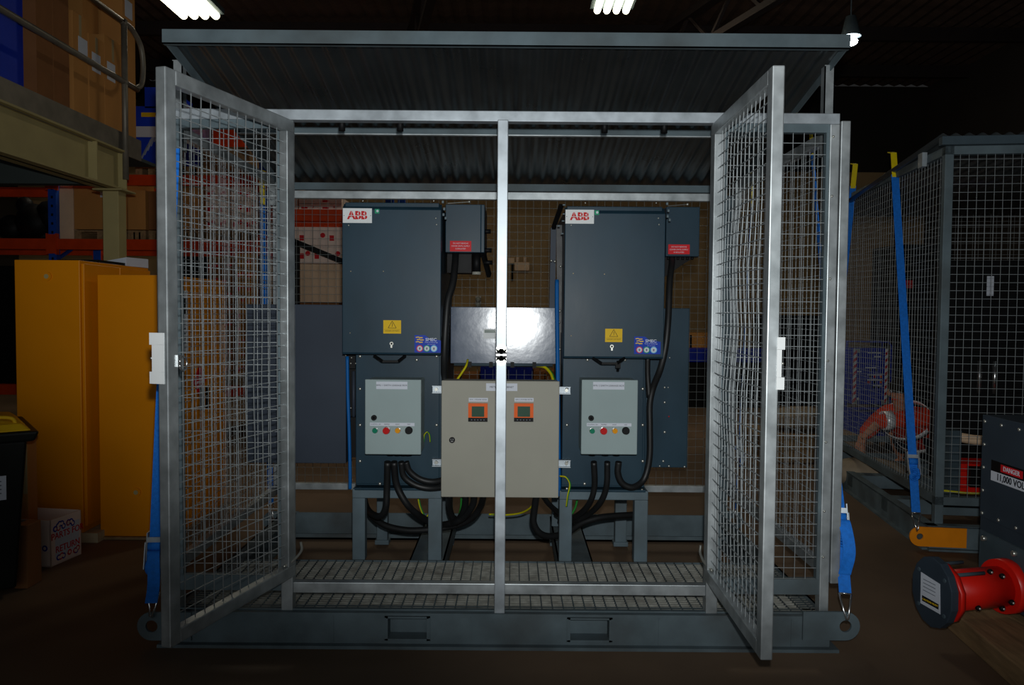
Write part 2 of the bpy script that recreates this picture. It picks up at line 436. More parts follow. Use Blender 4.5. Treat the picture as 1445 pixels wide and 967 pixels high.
# roof
zf = Z(47.5, -.04); zr = Z(258, YR) + .0
rx0, rx1 = at(230, 55, -.04).x, at(1199, 60, -.04).x
n = int((rx1 - rx0) / .0095); vs = []; fs = []
dir_ = V((0, YR + .12 + .04, zr - zf - .03)); up_ = V((1, 0, 0)).cross(dir_).normalized()
o = V((rx0, -.035, zf))
for i in range(n + 1):
    x = (rx1 - rx0) * i / n; h = .009 * math.sin(2 * math.pi * x / .076)
    for side in (0, .0012):
        a = o + V((x, 0, 0)) + up_ * (h + side); vs += [a, a + dir_]
for i in range(n):
    a = i * 4; fs += [(a, a + 4, a + 5, a + 1), (a + 2, a + 3, a + 7, a + 6)]
mb = MB('roof_sheet').add(vs, fs, True)
mb.build('roof_sheet', cage)
def rz(y): return zf + (zr - zf - .03) * (y + .035) / (YR + .16)
mb = MB('galv_dull').box(rx0, rx1, -.05, -.042, Z(66, -.04), Z(46, -.04)).box(rx0, rx1, -.05, -.02, Z(66, -.04), Z(66, -.04) + .004)
mb.build('roof_front_channel', cage)
for s in (-1, 1):
    xx = rx0 if s < 0 else rx1 - .004
    MB('galv_dull').bar((xx + .002, -.03, rz(-.03) - .02), (xx + .002, YR + .1, rz(YR + .1) - .02), .005, .05).build('roof_edge_trim', cage)
yp = .82
MB('galv_dull').box(x0 + .02, x1 - .02, yp, yp + .004, rz(yp) - .055, rz(yp) - .012).m('galv').box(x0 + .02, x1 - .02, yp - .03, yp, rz(yp) - .056, rz(yp) - .051).build('roof_purlin', cage)
for px in (483, 565, 853, 937):
    xx = X(px, .05, 178)
    MB('black').cyl((xx, .045, ZT - .03), (xx, .045, ZT + .03), .014, 12).build('cable_hanger', cage)
for s in (-1, 1):
    xx = (x0 - .045) if s < 0 else (x1 - .003)
    xx2 = xx + .045
    mb = MB('galv').box(xx, xx2, .15, .155, ZT - .1, rz(.15) - .02).box(xx, xx + .005, .15, .19, ZT - .1, rz(.17) - .02).box(xx2 - .005, xx2, .15, .19, ZT - .1, rz(.17) - .02)
    mb.build('roof_prop', cage)
    MB('galv').box(xx, xx2, YR - .1, YR - .06, 2.1, rz(YR - .08) - .02).build('roof_prop', cage)
# doors ---------------------------------------------------------------
def door(hx, hy, fx, fy, side, bulge, ext=1.8, ring=True, st=.35):
    """hinge (hx,hy) -> free end (fx,fy). side=+1: thickness goes to -normal"""
    h = V((hx, hy, 0)); e = V((fx, fy, 0)); L = (e - h).length; u = (e - h).normalized()
    z0, z1 = DZ0, DZ1
    M = Matrix(((u.x, -u.y, 0, h.x), (u.y, u.x, 0, h.y), (0, 0, 1, 0), (0, 0, 0, 1)))   # local x along leaf, local y to its left
    w, t = .05, .04 * side
    d = MB('galv'); d.M = M
    d.box(0, w, 0, t, z0 + w, z1 - w); d.box(L - w, L, 0, t, z0, z1); d.box(0, L - w, 0, t, z0, z0 + w); d.box(0, L - w, 0, t, z1 - w, z1)
    D = d.build('mesh_door', cage, .004)
    m = MB('wire'); m.M = M
    wires(m, (w - .005, t * .5, z0 + w - .005), (1, 0, 0), (0, 0, 1), L - 2 * w + .01, z1 - z0 - 2 * w + .01, .05, .002, bulge=bulge)
    m.build('wire_mesh', D)
    k = MB('white_plate'); k.M = M            # lock box on the free stile
    zc = Z(513, fy, 1090)
    k.box(L - .001, L + .003, t * st, t * ext, zc - .085, zc - .045).box(L - .001, L + .003, t * st, t * ext, zc + .045, zc + .085).box(L - .001, L + .003, t * st, t * (ext - .25), zc - .046, zc + .046)
    k.box(L - .025, L + .001, t * 1.0, t * 1.1, zc - .085, zc + .085)
    k.m('bolt').sph((L, t * (ext - .15), zc), .005, 8)
    k.build('latch_plate', D)
    g = MB('chrome'); g.M = M
    if not ring: t = t * 1.0
    pts = [V((L - w - .018 + .018 * math.cos(a), -t * .1 - (0), zc - .02 + .024 * math.sin(a))) for a in [2 * math.pi * q / 14 for q in range(15)]]
    g.tube(pts, .004, 6); g.box(L - w - .01, L - w + .01, -t * .15, 0, zc - .03, zc + .01)
    if ring: g.build('ring_pull', D)
    s = MB('galv'); s.M = M; s.m('galv_dull')
    for zz in (z0 + .12, (z0 + z1) / 2, z1 - .12): s.cyl((-.004, t * .5, zz - .04), (-.004, t * .5, zz + .04), .011, 12)
    s.build('hinge', D)
    s = MB('bolt'); s.M = M
    s.tube(smooth_path([(.06, t * .5, z0 + .055), (.02, t * .5 - .02 * side, z0 + .07), (-.03, -.01 * side, z0 + .1), (-.05, -.005, z0 + .13)]), .006, 6)
    s.build('door_stay', D)
hl = at(416, 500, -.045); 
YL, YRt = -.775, -.83
DZ1 = (Z(94, YL, 237) + Z(90, YRt, 1083)) / 2; DZ0 = (Z(916, YL, 237) + Z(932, YRt, 1083)) / 2
door(hl.x, -.045, X(237, YL, 500), YL, -1, .006)
hr = at(999, 500, -.045)
door(hr.x, -.045, X(1082, YRt, 500), YRt, 1, .014, 1.45, False, .8)

# ================================================================== STARTER CABINETS
def bolts(mb, pts, r=.007, m='bolt', d=(0, -1, 0)):
    mb.m(m)
    for p in pts: mb.sph(p, r, 8, (1, .7, 1))
YFU, YFL = .48, .64          # front of the upper box / the lower box
def sticker_pack(U, px, py0, right):
    """blue contractor sticker; px = left edge"""
    Y = YFU - .0015
    a = at(px, py0, Y); b = at(px + 37, py0 + 25, Y)
    W = b.x - a.x; H = a.z - b.z
    mb = MB('sticker_blue'); mb.prism([(0, 0), (W, 0), (W, H * .7), (W * .55, H * .82), (W * .4, H), (.0, H)], (a.x, Y, b.z), (1, 0, 0), (0, 0, 1), (0, -.0012, 0))
    y = Y - .0013
    mb.m('sticker_gold')
    for k in range(3):
        z = b.z + H * (.58 + .13 * k); x = a.x + W * .05
        dx = W * .04 * (k == 1)
        mb.prism([(0, 0), (W * .1, .002), (W * .14, -.002), (W * .26, -.001), (W * .26, .004), (W * .14, .004), (W * .1, .007), (0, .005)], (x + dx, y, z), (1, 0, 0), (0, 0, 1), (0, -.0006, 0))
    mb.m('label_white'); mb.text('SMEC', H * .24, (a.x + W * .63, y, b.z + H * .74), bold=.02, sx=1.1)
    mb.text('Power & Technology', H * .085, (a.x + W * .64, y, b.z + H * .59))
    mb.text('www.smec.com.au', H * .06, (a.x + W * .64, y, b.z + H * .48))
    for k, cm in enumerate(('sticker_red', 'tag_green', 'sky')):
        c = V((a.x + W * (.2 + .27 * k), y, b.z + H * .24))
        mb.m(cm).disc(c, (0, -1, 0), H * .19, .0005, 20); mb.m('label_white').disc(c + V((0, -.0005, 0)), (0, -1, 0), H * .145, .0004, 20)
        mb.m('ink_grey').disc(c + V((0, -.0009, .001)), (0, -1, 0), H * .05, .0003, 8).box(c.x - .003, c.x + .003, y - .0013, y - .001, c.z - .006, c.z)
    mb.build('contractor_sticker', U)
def bolt_objs(pts, r, parent, m='bolt', name='bolt', scl=(1, .7, 1)):
    me = None
    root = parent
    while root.parent: root = root.parent
    off = V(root.location) if root.name in WORLD else V((0, 0, 0))
    for p in pts:
        if me is None:
            q = MB(m).sph((0, 0, 0), r, 10, scl); o = q.build(name, None); o.location = (0, 0, 0); me = o.data
            for v in me.vertices: v.co.z -= r * scl[2]
            o.location = (0, 0, 0)
        else:
            o = bpy.data.objects.new(name, me); C.objects.link(o)
        o.parent = parent; o.location = V(p) - off
def starter(pxl, pxr, pyt, pyb, side, lbl):
    left = side == 'L'
    Yb = 1.45
    xa, xb = X(pxl, YFU), X(pxr, YFU)
    root = thing('starter_cabinet', lbl, 'electrical cabinet', ((xa + xb) / 2, 1.0, ZS), group='tall blue-grey starter cabinets inside the cage')
    # stand
    lg = (497, 515, 604, 623) if left else (789, 807, 895, 914)
    zt = Z(692, YFL + .02); zb_ = Z(705, YFL + .02)
    q = [X(p, YFL + .02, 750) for p in lg]
    st = MB('stand_grey').box(q[0], q[3], YFL + .02, YFL + .08, zb_, zt).box(q[0], q[3], Yb - .06, Yb, zb_, zt).box(q[0], q[1], YFL + .08, Yb - .06, zb_, zt).box(q[2], q[3], YFL + .08, Yb - .06, zb_, zt)
    S = st.build('support_stand', root, .004)
    for a, b in ((q[0], q[1]), (q[2], q[3])):
        for ya in (YFL + .02, Yb - .06): 
            l = MB('stand_grey').box(a, b, ya, ya + .06, ZS + .004 if ya < 1 else .036, zb_)
            if ya > 1: l.box(a - .01, b + .01, ya - .01, ya + .07, .012, .04)
            l.build('leg', S, .004)
    # lower enclosure
    la, lb = X(502 if left else 795, YFL), X(624 if left else 913, YFL)
    lz = zt + .002; lzt = Z(497, YFL)
    lo = MB('starter_blue').box(la, lb, YFL + .01, Yb, lz + .02, lzt + .1).box(la + .0, lb - .012, YFL, YFL + .01, lz + .03, lzt)
    lo.box(la - .004, lb + .004, YFL - .015, Yb, lz, lz + .012)
    LO = lo.build('lower_enclosure', root, .003)
    pts = []
    lft = (508, 616) if left else (800, 907)
    for py in (503, 549, 600, 651):
        for pxx in lft:
            if py == 503 or not (pxx == lft[1] and left and py != 600): pts.append(at(pxx, py, YFL - .004))
    pts += [at(535 if left else 829, 508, YFL - .004), at(588 if left else 882, 508, YFL - .004), at(536 if left else 825, 683, YFL - .004), at(508 if left else 800, 690, YFL - .004), at(610 if left else 906, 692, YFL - .004)]
    bolt_objs(pts, .0085, LO)
    # upper enclosure + cover
    zt2, zb2 = Z(pyt, YFU), Z(pyb, YFU)
    up = MB('starter_blue').box(xa + .01, xb - .012, YFU + .02, Yb - .1, zb2 + .01, zt2 + .005)
    U = up.build('upper_enclosure', root, .003)
    cv = MB('starter_blue').box(xa, xb, YFU, YFU + .02, zb2, zt2 - .03)
    cv.prism([(YFU + .0, zt2 - .03), (YFU + .02, zt2 - .03), (YFU + .06, zt2), (YFU + .04, zt2)], (xa, 0, 0), (0, 1, 0), (0, 0, 1), (xb - xa, 0, 0))
    cv.box(xa, xb, YFU, YFU + .05, zb2 - .006, zb2)
    CVR = cv.build('front_cover', root, .003)
    sc_ = MB('bolt'); o = 0 if left else 314
    bolts(sc_, [at(492 + o, 318, YFU - .002), at(615 + o, 308, YFU - .002), at(616 + o, 317, YFU - .002), at(512 + o, 283.5 + (0 if left else 3), YFU + .06), at(612 + o, 283.5 + (0 if left else 3), YFU + .06)], .0045)
    if left: bolts(sc_, [at(495, 383, YFU - .002), at(541, 383, YFU - .002), at(494, 470, YFU - .002)], .0025, 'timber_pale')
    else: bolts(sc_, [at(809, 386, YFU - .002), at(853, 387, YFU - .002), at(806, 474, YFU - .002)], .003, 'timber_pale')
    # latch brackets at the corner
    for px, py in ((624, 285), (626, 295), (625, 303), (628, 308)): sc_.m('galv_dull').box(X(px + o, YFU + .03) - .003, X(px + o, YFU + .03) + .006, YFU + .02, YFU + .035, Z(py, YFU) - .006, Z(py, YFU) + .006)
    if not left:
        for px, py in ((794, 287), (794, 300), (793, 310), (787, 317), (792, 328)): sc_.box(X(px, YFU + .05) - .006, X(px, YFU + .05) + .006, YFU + .04, YFU + .052, Z(py, YFU) - .003, Z(py, YFU) + .003)
    sc_.build('cover_screws', CVR)
    # name plate
    a = at(484 if left else 798, 294 if left else 296, YFU); b = at(525 if left else 838, 315 if left else 316, YFU)
    np_ = MB('white_plate').box(a.x, b.x, YFU - .004, YFU - .0005, b.z, a.z)
    h = a.z - b.z; w = b.x - a.x; cx = (a.x + b.x) / 2; cz = (a.z + b.z) / 2
    np_.m('logo_red').text('ABB', h * .74, (cx, YFU - .0043, cz), bold=.042, sx=1.0, thick=.0006)
    np_.m('white_plate').box(cx - w * .36, cx + w * .36, YFU - .0056, YFU - .0046, cz - .0011, cz + .0011)
    for k in (-.205, .04, .255): np_.box(cx + w * k - .0009, cx + w * k + .0009, YFU - .0056, YFU - .0046, cz - h * .32, cz + h * .32)
    np_.m('ink').sph((a.x + .006, YFU - .005, cz), .002, 6).sph((b.x - .006, YFU - .005, cz), .002, 6)
    tag(np_.build('name_plate', CVR), 'white plate with red letters', None)
    a = at(529 if left else 839, 295 if left else 297, YFU); 
    MB('tag_green').box(a.x, a.x + .022, YFU - .0016, YFU - .0005, a.z - .022, a.z).m('label_white').disc((a.x + .013, YFU - .0017, a.z - .01), (0, -1, 0), .006, .0005, 10).build('green_tag', CVR)
    # warning sticker
    a = at(541 if left else 854, 452 if left else 464, YFU); b = at(566 if left else 878, 471 if left else 483, YFU)
    ws = MB('sticker_yellow').box(a.x, b.x, YFU - .0018, YFU - .0005, b.z, a.z)
    cx = (a.x + b.x) / 2; H = a.z - b.z; tz = b.z + H * .42; ws.m('ink')
    tri = [V((cx - .02, YFU - .0022, tz)), V((cx + .02, YFU - .0022, tz)), V((cx, YFU - .0022, tz + .034))]
    for k in range(3): ws.bar(tri[k], tri[(k + 1) % 3], .002, .001, (0, 1, 0))
    ws.bar((cx + .001, YFU - .0022, tz + .024), (cx, YFU - .0022, tz + .006), .002, .001, (0, 1, 0))
    ws.box(a.x + .004, b.x - .004, YFU - .0022, YFU - .0018, b.z + H * .3, b.z + H * .31)
    ws.text('DANGER LIVE PARTS', .0075, (cx, YFU - .0019, b.z + H * .2), thick=.0003)
    tag(ws.build('warning_sticker', CVR), 'yellow sticker with black warning triangle', None)
    sticker_pack(CVR, 585 if left else 895, 473 if left else 475, not left)
    # key lock
    p = at(553 if left else 863, 485 if left else 489, YFU)
    k = MB('bolt').cyl((p.x, YFU - .012, p.z), (p.x, YFU, p.z), .009, 14).m('black').cyl((p.x, YFU - .014, p.z), (p.x, YFU - .011, p.z), .005, 10).m('bolt').box(p.x - .004, p.x + .004, YFU - .016, YFU - .008, p.z - .02, p.z - .008)
    k.build('cover_lock', CVR)
    # handle
    o2 = 0 if left else 309
    hp = [at(528 + o2, 502 + (3 if not left else 0), YFU + .005), at(540 + o2, 510 + (3 if not left else 0), YFU - .03), at(562 + o2, 510 + (3 if not left else 0), YFU - .03), at(572 + o2, 502 + (3 if not left else 0), YFU + .005)]
    H_ = MB('black')
    for i in range(3): H_.bar(hp[i], hp[i + 1], .012, .01)
    H_.build('lift_handle', CVR)
    if not left:
        p = at(872, 515, YFU - .01)
        MB('black').box(p.x - .012, p.x + .012, p.y - .01, p.y + .01, p.z - .015, p.z + .01).m('black_gloss').cyl(p - V((0, 0, .03)), p + V((0, 0, .02)), .007, 10).build('hanging_plug', CVR)
    # terminal box
    YT = .72
    ta, tb = (X(628, YT), X(683, YT)) if left else (X(938, YT), X(985, YT))
    tzt, tzb = (Z(289, YT), Z(357, YT)) if left else (Z(292, YT, 960), Z(362, YT, 960))
    tb_ = MB('starter_blue').box(ta, tb, YT, 1.1, tzb, tzt)
    if left: tb_.box(tb - .022, tb - .016, YT - .006, YT, tzb, tzt)
    TB = tb_.build('terminal_box', root, .003)
    a = at(635 if left else 943, 340 if left else 345, YT); b = at(665 if left else 973, 355 if left else 359, YT)
    rl = MB('sticker_red').box(a.x, b.x, YT - .0018, YT - .0003, b.z, a.z).m('label_white')
    for k, t in enumerate(('DO NOT REMOVE', 'COVER UNTIL SUPPLY', 'IS ISOLATED')): rl.text(t, .0098, ((a.x + b.x) / 2, YT - .0019, a.z - .013 - .014 * k), thick=.0003)
    tag(rl.build('warning_label', TB), 'red label with three lines of white text', None)
    if left:
        MB('black').box(ta, ta + .13, YT + .12, 1.0, tzb - .1, tzb).build('gland_plate', TB)
        MB('black').cyl((tb - .045, YT + .1, tzb), (tb - .045, YT + .1, tzb - .095), .022, 16).m('porcelain').cyl((tb - .045, YT + .1, tzb - .095), (tb - .045, YT + .1, tzb - .11), .024, 16).build('bushing', TB)
        MB('black').bar((tb - .01, YT + .1, tzb), (tb + .02, YT + .2, tzb - .11), .02, .03).build('bracket', TB)
        for q_, zz in ((.03, tzb + .12), (.035, tzb + .02), (.04, tzb - .045)): MB('black').cyl((tb - .01, YT + .1, zz), (tb + q_, YT + .1, zz), .012, 10).build('cable_gland', TB)
    else:
        MB('black').prism([(0, 0), (tb - ta - .01, 0), (tb - ta - .06, -.03), (0, -.11)], (ta, YT + .06, tzb), (1, 0, 0), (0, 0, 1), (0, .25, 0)).build('gland_plate', TB)
        for q_ in range(6): MB('black').cyl((ta + .02 + .025 * q_, YT + .03, tzb), (ta + .02 + .025 * q_, YT + .03, tzb - .015), .007, 8).build('cable_gland', TB)
    MB('bolt').rod((ta + .01, YT + .0, tzt + .004), (ta + .12, YT + .05, tzt + .02), .003).sph((ta + .12, YT + .05, tzt + .02), .008, 8).build('stay_rod', TB)
    # side cabinet
    YS = .78
    if left: sa, sb, s1, s2 = X(326, YS), X(488, YS), Z(430, YS, 450), Z(654, YS, 450)
    else: sa, sb, s1, s2 = X(905, YS), X(973, YS), Z(435, YS, 940), Z(660, YS, 940)
    if left: sa = max(sa, x0 + .06)
    sd = MB('starter_side' if left else 'starter_blue').box(sa, sb, YS, 1.4, s2, s1)
    if left: sd.m('black').box(sb, la + .02, YS + .06, 1.3, s2 + .03, s1 + .1)
    SD = sd.build('side_cabinet', root, .003)
    if left:
        rr = MB('bolt')
        for px in (499, 505): rr.m('starter_side').cyl(at(px, 524, YS - .0), at(px, 596, YS - .0), .008, 10)
        rr.m('black').box(X(495, YS), X(505, YS), YS - .03, YS + .06, Z(646, YS), Z(590, YS)).box(X(492, YS), X(504, YS), YS - .05, YS + .06, Z(521, YS), Z(503, YS))
        rr.m('bolt')
        for px, py in ((488, 502), (496, 505), (495, 513), (502, 513), (495, 576), (503, 576)): rr.sph(at(px, py, YS - .052), .005, 8)
        rr.build('slide_rods', SD)
    else:
        for px, py, r in ((938, 547, .006), (943, 547, .004), (938, 568, .007), (938, 610, .008), (945, 505, .004), (936, 651, .007), (944, 658, .006), (966, 659, .006), (931, 658, .005)): bolt_objs([at(px, py, YS - .003)], r, SD)
        bolt_objs([at(944, 588, YS - .003)], .004, SD, 'btn_red', 'indicator')
        ss = MB('starter_side')     # struts on its left side
        ss.bar(at(781, 322, .9), at(779, 435, .9), .03, .03).m('black').bar(at(781, 322, .88), at(792, 290, .75), .02, .02).m('rubber').bar(at(789, 318, .85), at(791, 600, .85), .02, .03)
        ss.m('bolt')
        for px, py in ((778, 368), (783, 369), (791, 376), (790, 439), (790, 493), (789, 455)): ss.sph(at(px, py, .80), .007, 8)
        ss.build('hinge_linkage', root)
    return root
stL = starter(483, 622, 288, 500, 'L', 'left tall blue-grey starter cabinet on grey legs behind the left half of the cage front')
stR = starter(796, 937, 291, 503, 'R', 'right tall blue-grey starter cabinet with a bolted side panel, inside the open cage')

# ---------------------------------------------------------------- earth leakage boxes
def leak(pxa, pxb, pya, pyb, num, lbl):
    YB_ = YFL - .19
    a = at(pxa, pya, YB_); b = at(pxb, pyb, YB_)
    t = thing('earth_leakage_box', lbl, 'control box', ((a.x + b.x) / 2, YB_ + .1, b.z), group='pale grey control boxes with push buttons')
    MB('box_grey').box(a.x + .004, b.x - .004, YB_ + .018, YFL - .001, b.z + .004, a.z - .004).build('housing', t, .004)
    d = MB('box_grey').box(a.x, b.x, YB_, YB_ + .016, b.z, a.z).build('door', t, .004)
    def rel(px, py): return at(pxa + px, pya + py, YB_)
    p0, p1 = rel(16, 3), rel(60, 14)
    l = MB('label_white').box(p0.x, p1.x, YB_ - .0018, YB_ - .0003, p1.z, p0.z).m('ink').text('RMU %s EARTH LEAKAGE BOX' % num, .0115, ((p0.x + p1.x) / 2, YB_ - .0019, (p0.z + p1.z) / 2), thick=.0003)
    tag(l.build('name_label', d), 'white label with the box name', None)
    p0, p1 = rel(7, 61), rel(70, 66)
    l = MB('label_white').box(p0.x, p1.x, YB_ - .0018, YB_ - .0003, p1.z, p0.z).m('ink')
    for q, w in zip((.13, .38, .62, .87), ('CONTROL ON', 'TRIPPED', 'RESET', 'TEST')): l.text(w, .0075, (p0.x + (p1.x - p0.x) * q, YB_ - .0019, (p0.z + p1.z) / 2), thick=.0003)
    l.build('button_label', d)
    c = rel(13, 54); MB('black').cyl((c.x, YB_ - .012, c.z), (c.x, YB_, c.z), .0135, 20).m('black_gloss').cyl((c.x, YB_ - .014, c.z), (c.x, YB_ - .012, c.z), .006, 12).build('door_lock', d)
    for k, (px, m, r, hh) in enumerate(((14.5, 'btn_green', .0125, .014), (30.5, 'btn_red', .0165, .02), (46.5, 'btn_amber', .0125, .014), (62, 'black', .0165, .02))):
        c = rel(px, 72)
        bm = MB('chrome' if k != 3 else 'black').cyl((c.x, YB_ - .004, c.z), (c.x, YB_, c.z), r + .0025, 20)
        bm.m(m).cyl((c.x, YB_ - hh, c.z), (c.x, YB_ - .004, c.z), r, 20)
        tag(bm.build('push_button', d), ('green', 'red', 'amber', 'black')[k] + ' round push button', None)
    for px in (32, 42, 51, 58) if num == '1' else (17, 36, 52):
        c = rel(px, 105); MB('black').cyl((c.x, YB_ + .09, b.z + .004), (c.x, YB_ + .09, b.z - .02), .017, 12).build('cable_gland', t)
    return t
bxL = leak(515, 594, 535.5, 642, '1', 'pale grey control box with four buttons on the front of the left starter cabinet')
bxR = leak(821, 899, 536, 642, '2', 'pale grey control box with four buttons on the front of the right starter cabinet')

# ---------------------------------------------------------------- metering cabinet
YM_ = YFL - .17
a = at(623, 537, YM_); b = at(788, 703, YM_)
t = thing('metering_cabinet', 'beige metering cabinet with two orange meters, hung between the two starter cabinets', 'electrical cabinet', ((a.x + b.x) / 2, YM_ + .1, b.z))
MB('box_beige').box(a.x + .004, b.x - .004, YM_ + .018, YFL - .03, b.z + .004, a.z - .004).build('housing', t, .004)
d = MB('box_beige').box(a.x, b.x, YM_, YM_ + .016, b.z, a.z).build('door', t, .004)
p0, p1 = at(686, 541, YM_), at(730, 552, YM_)
MB('label_white').box(p0.x, p1.x, YM_ - .0018, YM_ - .0003, p1.z, p0.z).m('ink').text('METERING CABINET', .013, ((p0.x + p1.x) / 2, YM_ - .0019, (p0.z + p1.z) / 2), thick=.0003).build('name_label', d)
for k, px in enumerate((661.5, 726)):
    p0, p1 = at(px, 561.5, YM_), at(px + 27, 567, YM_)
    MB('label_white').box(p0.x, p1.x, YM_ - .0018, YM_ - .0003, p1.z, p0.z).m('ink').text('RMU %d POWER METER' % (k + 1), .0085, ((p0.x + p1.x) / 2, YM_ - .0019, (p0.z + p1.z) / 2), thick=.0003).build('meter_label', d)
    p0, p1 = at(px - .5, 569, YM_), at(px + 26.5, 595, YM_); W = p1.x - p0.x; H = p0.z - p1.z
    m = MB('black').box(p0.x, p1.x, YM_ - .012, YM_, p1.z, p1.z + H * .22).m('meter_orange').box(p0.x, p1.x, YM_ - .013, YM_, p1.z + H * .22, p0.z)
    m.m('lcd').box(p0.x + W * .18, p1.x - W * .17, YM_ - .0135, YM_ - .012, p1.z + H * .27, p0.z - H * .16)
    m.m('ink_grey')
    for q in range(5): m.disc((p0.x + W * (.18 + .16 * q), YM_ - .0121, p1.z + H * .1), (0, -1, 0), .003, .001, 8)
    m.build('power_meter', d)
c = at(638, 621, YM_)
MB('black').cyl((c.x, YM_ - .008, c.z), (c.x, YM_, c.z), .0145, 20).m('chrome').box(c.x - .006, c.x + .006, YM_ - .011, YM_ - .008, c.z - .008, c.z - .003).box(c.x - .007, c.x - .003, YM_ - .011, YM_ - .008, c.z + .001, c.z + .007).box(c.x + .003, c.x + .007, YM_ - .011, YM_ - .008, c.z + .001, c.z + .007).build('door_lock', d)
for py in (550, 653):
    mb = MB('galv_bright'); z = Z(py, YFL)
    xa, xb = X(610, YFL - .02, py), X(805, YFL - .02, py)
    mb.box(xa, xb, YFL - .004, YFL, z - .019, z + .019).box(xa, xb, YFL - .028, YFL, z + .015, z + .019).box(xa, xb, YFL - .028, YFL, z - .019, z - .015)
    mb.m('bolt').cyl((xa + .02, YFL - .02, z), (xa + .02, YFL, z), .009, 8).cyl((xb - .02, YFL - .02, z), (xb - .02, YFL, z), .009, 8)
    mb.build('mounting_rail', t)
# ---------------------------------------------------------------- central glossy box
YJ = .85
a = at(636, 433, YJ); b = at(785, 514, YJ)
t = thing('junction_enclosure', 'glossy grey steel enclosure bridging the two starter cabinets behind the centre mullion', 'electrical cabinet', ((a.x + b.x) / 2, YJ + .1, b.z))
MB('lid_grey').box(a.x, b.x, YJ + .03, YJ + .5, b.z + .01, a.z - .012).build('housing', t, .003)
ld = MB('lid_grey'); ld.M = Matrix.Translation((0, YJ, b.z)) @ Matrix.Rotation(R(-1.6), 4, 'X') 
ld.box(a.x, b.x, 0, .018, 0, a.z - b.z)
LD = ld.build('lid', t, .003)
h = MB('steel_dark').cyl((a.x + .02, YJ - .002, b.z - .006), (b.x - .02, YJ - .002, b.z - .006), .008, 10)
for px in (663, 693, 723, 754): xx = X(px, YJ, 512); h.m('black').box(xx - .01, xx + .01, YJ - .014, YJ + .02, b.z - .02, b.z + .01)
h.build('hinge', t)
p0 = at(682.5, 464, YJ); p1 = at(699, 478, YJ)
m = MB('white_plate').box(p0.x, p1.x, YJ - .008, YJ - .0005, p1.z, p0.z).m('lcd').box(p0.x + .005, p1.x, YJ - .009, YJ - .008, p0.z - .022, p0.z - .006)
m.build('name_plate', LD)

# ---------------------------------------------------------------- cables
def cable(name, lbl, pts, r, m='rubber', cat='cable', grp='black cables under the cabinets', striped=False):
    P_ = smooth_path([at(*p) for p in pts])
    mb = MB(m).tube(P_, r, 10)
    if striped: mb.m('earth_green').tube([p + V((r * .8, -r * .4, 0)) for p in P_], r * .75, 8)
    return tag(mb.build(name), lbl, cat, grp)
cr = .0175
yb = YFL - .1
cable('power_cable', 'black cable dropping from the left control box and hooking left behind the front leg', [(547, 652, yb), (546, 690, .58), (544, 718, .6), (535, 729, .66), (521, 722, .78), (514, 708, .9), (512, 700, 1.0)], cr)
cable('power_cable', 'black cable from the left control box to the right leg of its stand', [(556, 652, yb), (560, 685, .58), (577, 715, .6), (600, 733, .72), (622, 742, .8), (648, 738, .85), (656, 705, .82)], cr)
cable('power_cable', 'outer of two black cables looping from the left control box behind the beige cabinet', [(566, 652, yb), (570, 672, .56), (585, 684, .57), (605, 689, .58), (628, 687, .62), (650, 680, .64)], cr * .9)
cable('power_cable', 'inner of two black cables looping from the left control box behind the beige cabinet', [(573, 652, yb), (578, 665, .55), (592, 676, .56), (610, 680, .57), (632, 676, .61), (650, 670, .63)], cr * .9)
cable('power_cable', 'long black cable sagging between the legs of the left stand', [(513, 700, 1.05), (520, 722, .95), (540, 740, .88), (570, 748, .84), (600, 748, .82), (640, 742, .8), (665, 732, .76), (678, 715, .7), (683, 698, .58)], cr)
cable('power_cable', 'black cable hanging straight down from the left corner of the beige cabinet', [(634, 698, .58), (634, 715, .66), (638, 730, .72), (646, 740, .8)], cr)
cable('power_cable', 'black cable curving left from under the middle of the beige cabinet', [(657, 698, .56), (656, 715, .62), (648, 732, .7), (630, 740, .76), (606, 741, .9)], cr)
cable('power_cable', 'third black cable from the left under the beige cabinet, beside the mullion', [(669, 698, .56), (667, 713, .6), (655, 730, .66), (640, 738, .72), (618, 744, .95)], cr)
cable('power_cable', 'black cable hanging in a deep U right of the mullion', [(757, 698, .56), (754, 720, .6), (753, 738, .62), (762, 753, .64), (778, 757, .68), (800, 752, .76), (822, 738, .82), (850, 730, .86), (888, 727, .93), (903, 726, .97)], cr)
cable('power_cable', 'short black cable slanting right under the right corner of the beige cabinet', [(765, 698, .58), (775, 712, .68), (790, 724, .8), (810, 730, .85)], cr * .8)
cable('power_cable', 'left black cable falling from the right control box', [(838, 652, yb), (839, 685, .58), (833, 708, .62), (820, 724, .72), (802, 732, .84), (785, 725, .95)], cr * .9)
cable('power_cable', 'middle black cable falling from the right control box', [(857, 652, yb), (856, 685, .57), (848, 708, .62), (833, 724, .72), (812, 734, .82), (790, 735, .95)], cr * .9)
cable('power_cable', 'black cable looping under the right control box and up the right side of its cabinet', [(873, 652, yb), (872, 668, .55), (878, 682, .56), (892, 688, .57), (906, 680, .6), (913, 665, .61), (917, 640, .61), (917, 600, .61), (917, 570, .61), (922, 546, .6), (932, 520, .55), (939, 490, .54), (943, 450, .56), (945, 400, .62), (948, 372, .7), (948, 360, .78)], cr * .95)
cable('power_cable', 'black cable hanging from the left red-labelled terminal box down to the beige cabinet', [(643, 358, .8), (642, 375, .72), (639, 400, .66), (632, 425, .62), (629, 460, .6), (627, 500, .61), (627, 532, .66), (628, 550, .66)], cr * 1.05)
cable('power_cable', 'short black cable between the right starter cabinet foot and its hose clamp', [(914, 505, .6), (914, 530, .61), (916, 560, .612)], cr * .8)
wl = 'earth wires'
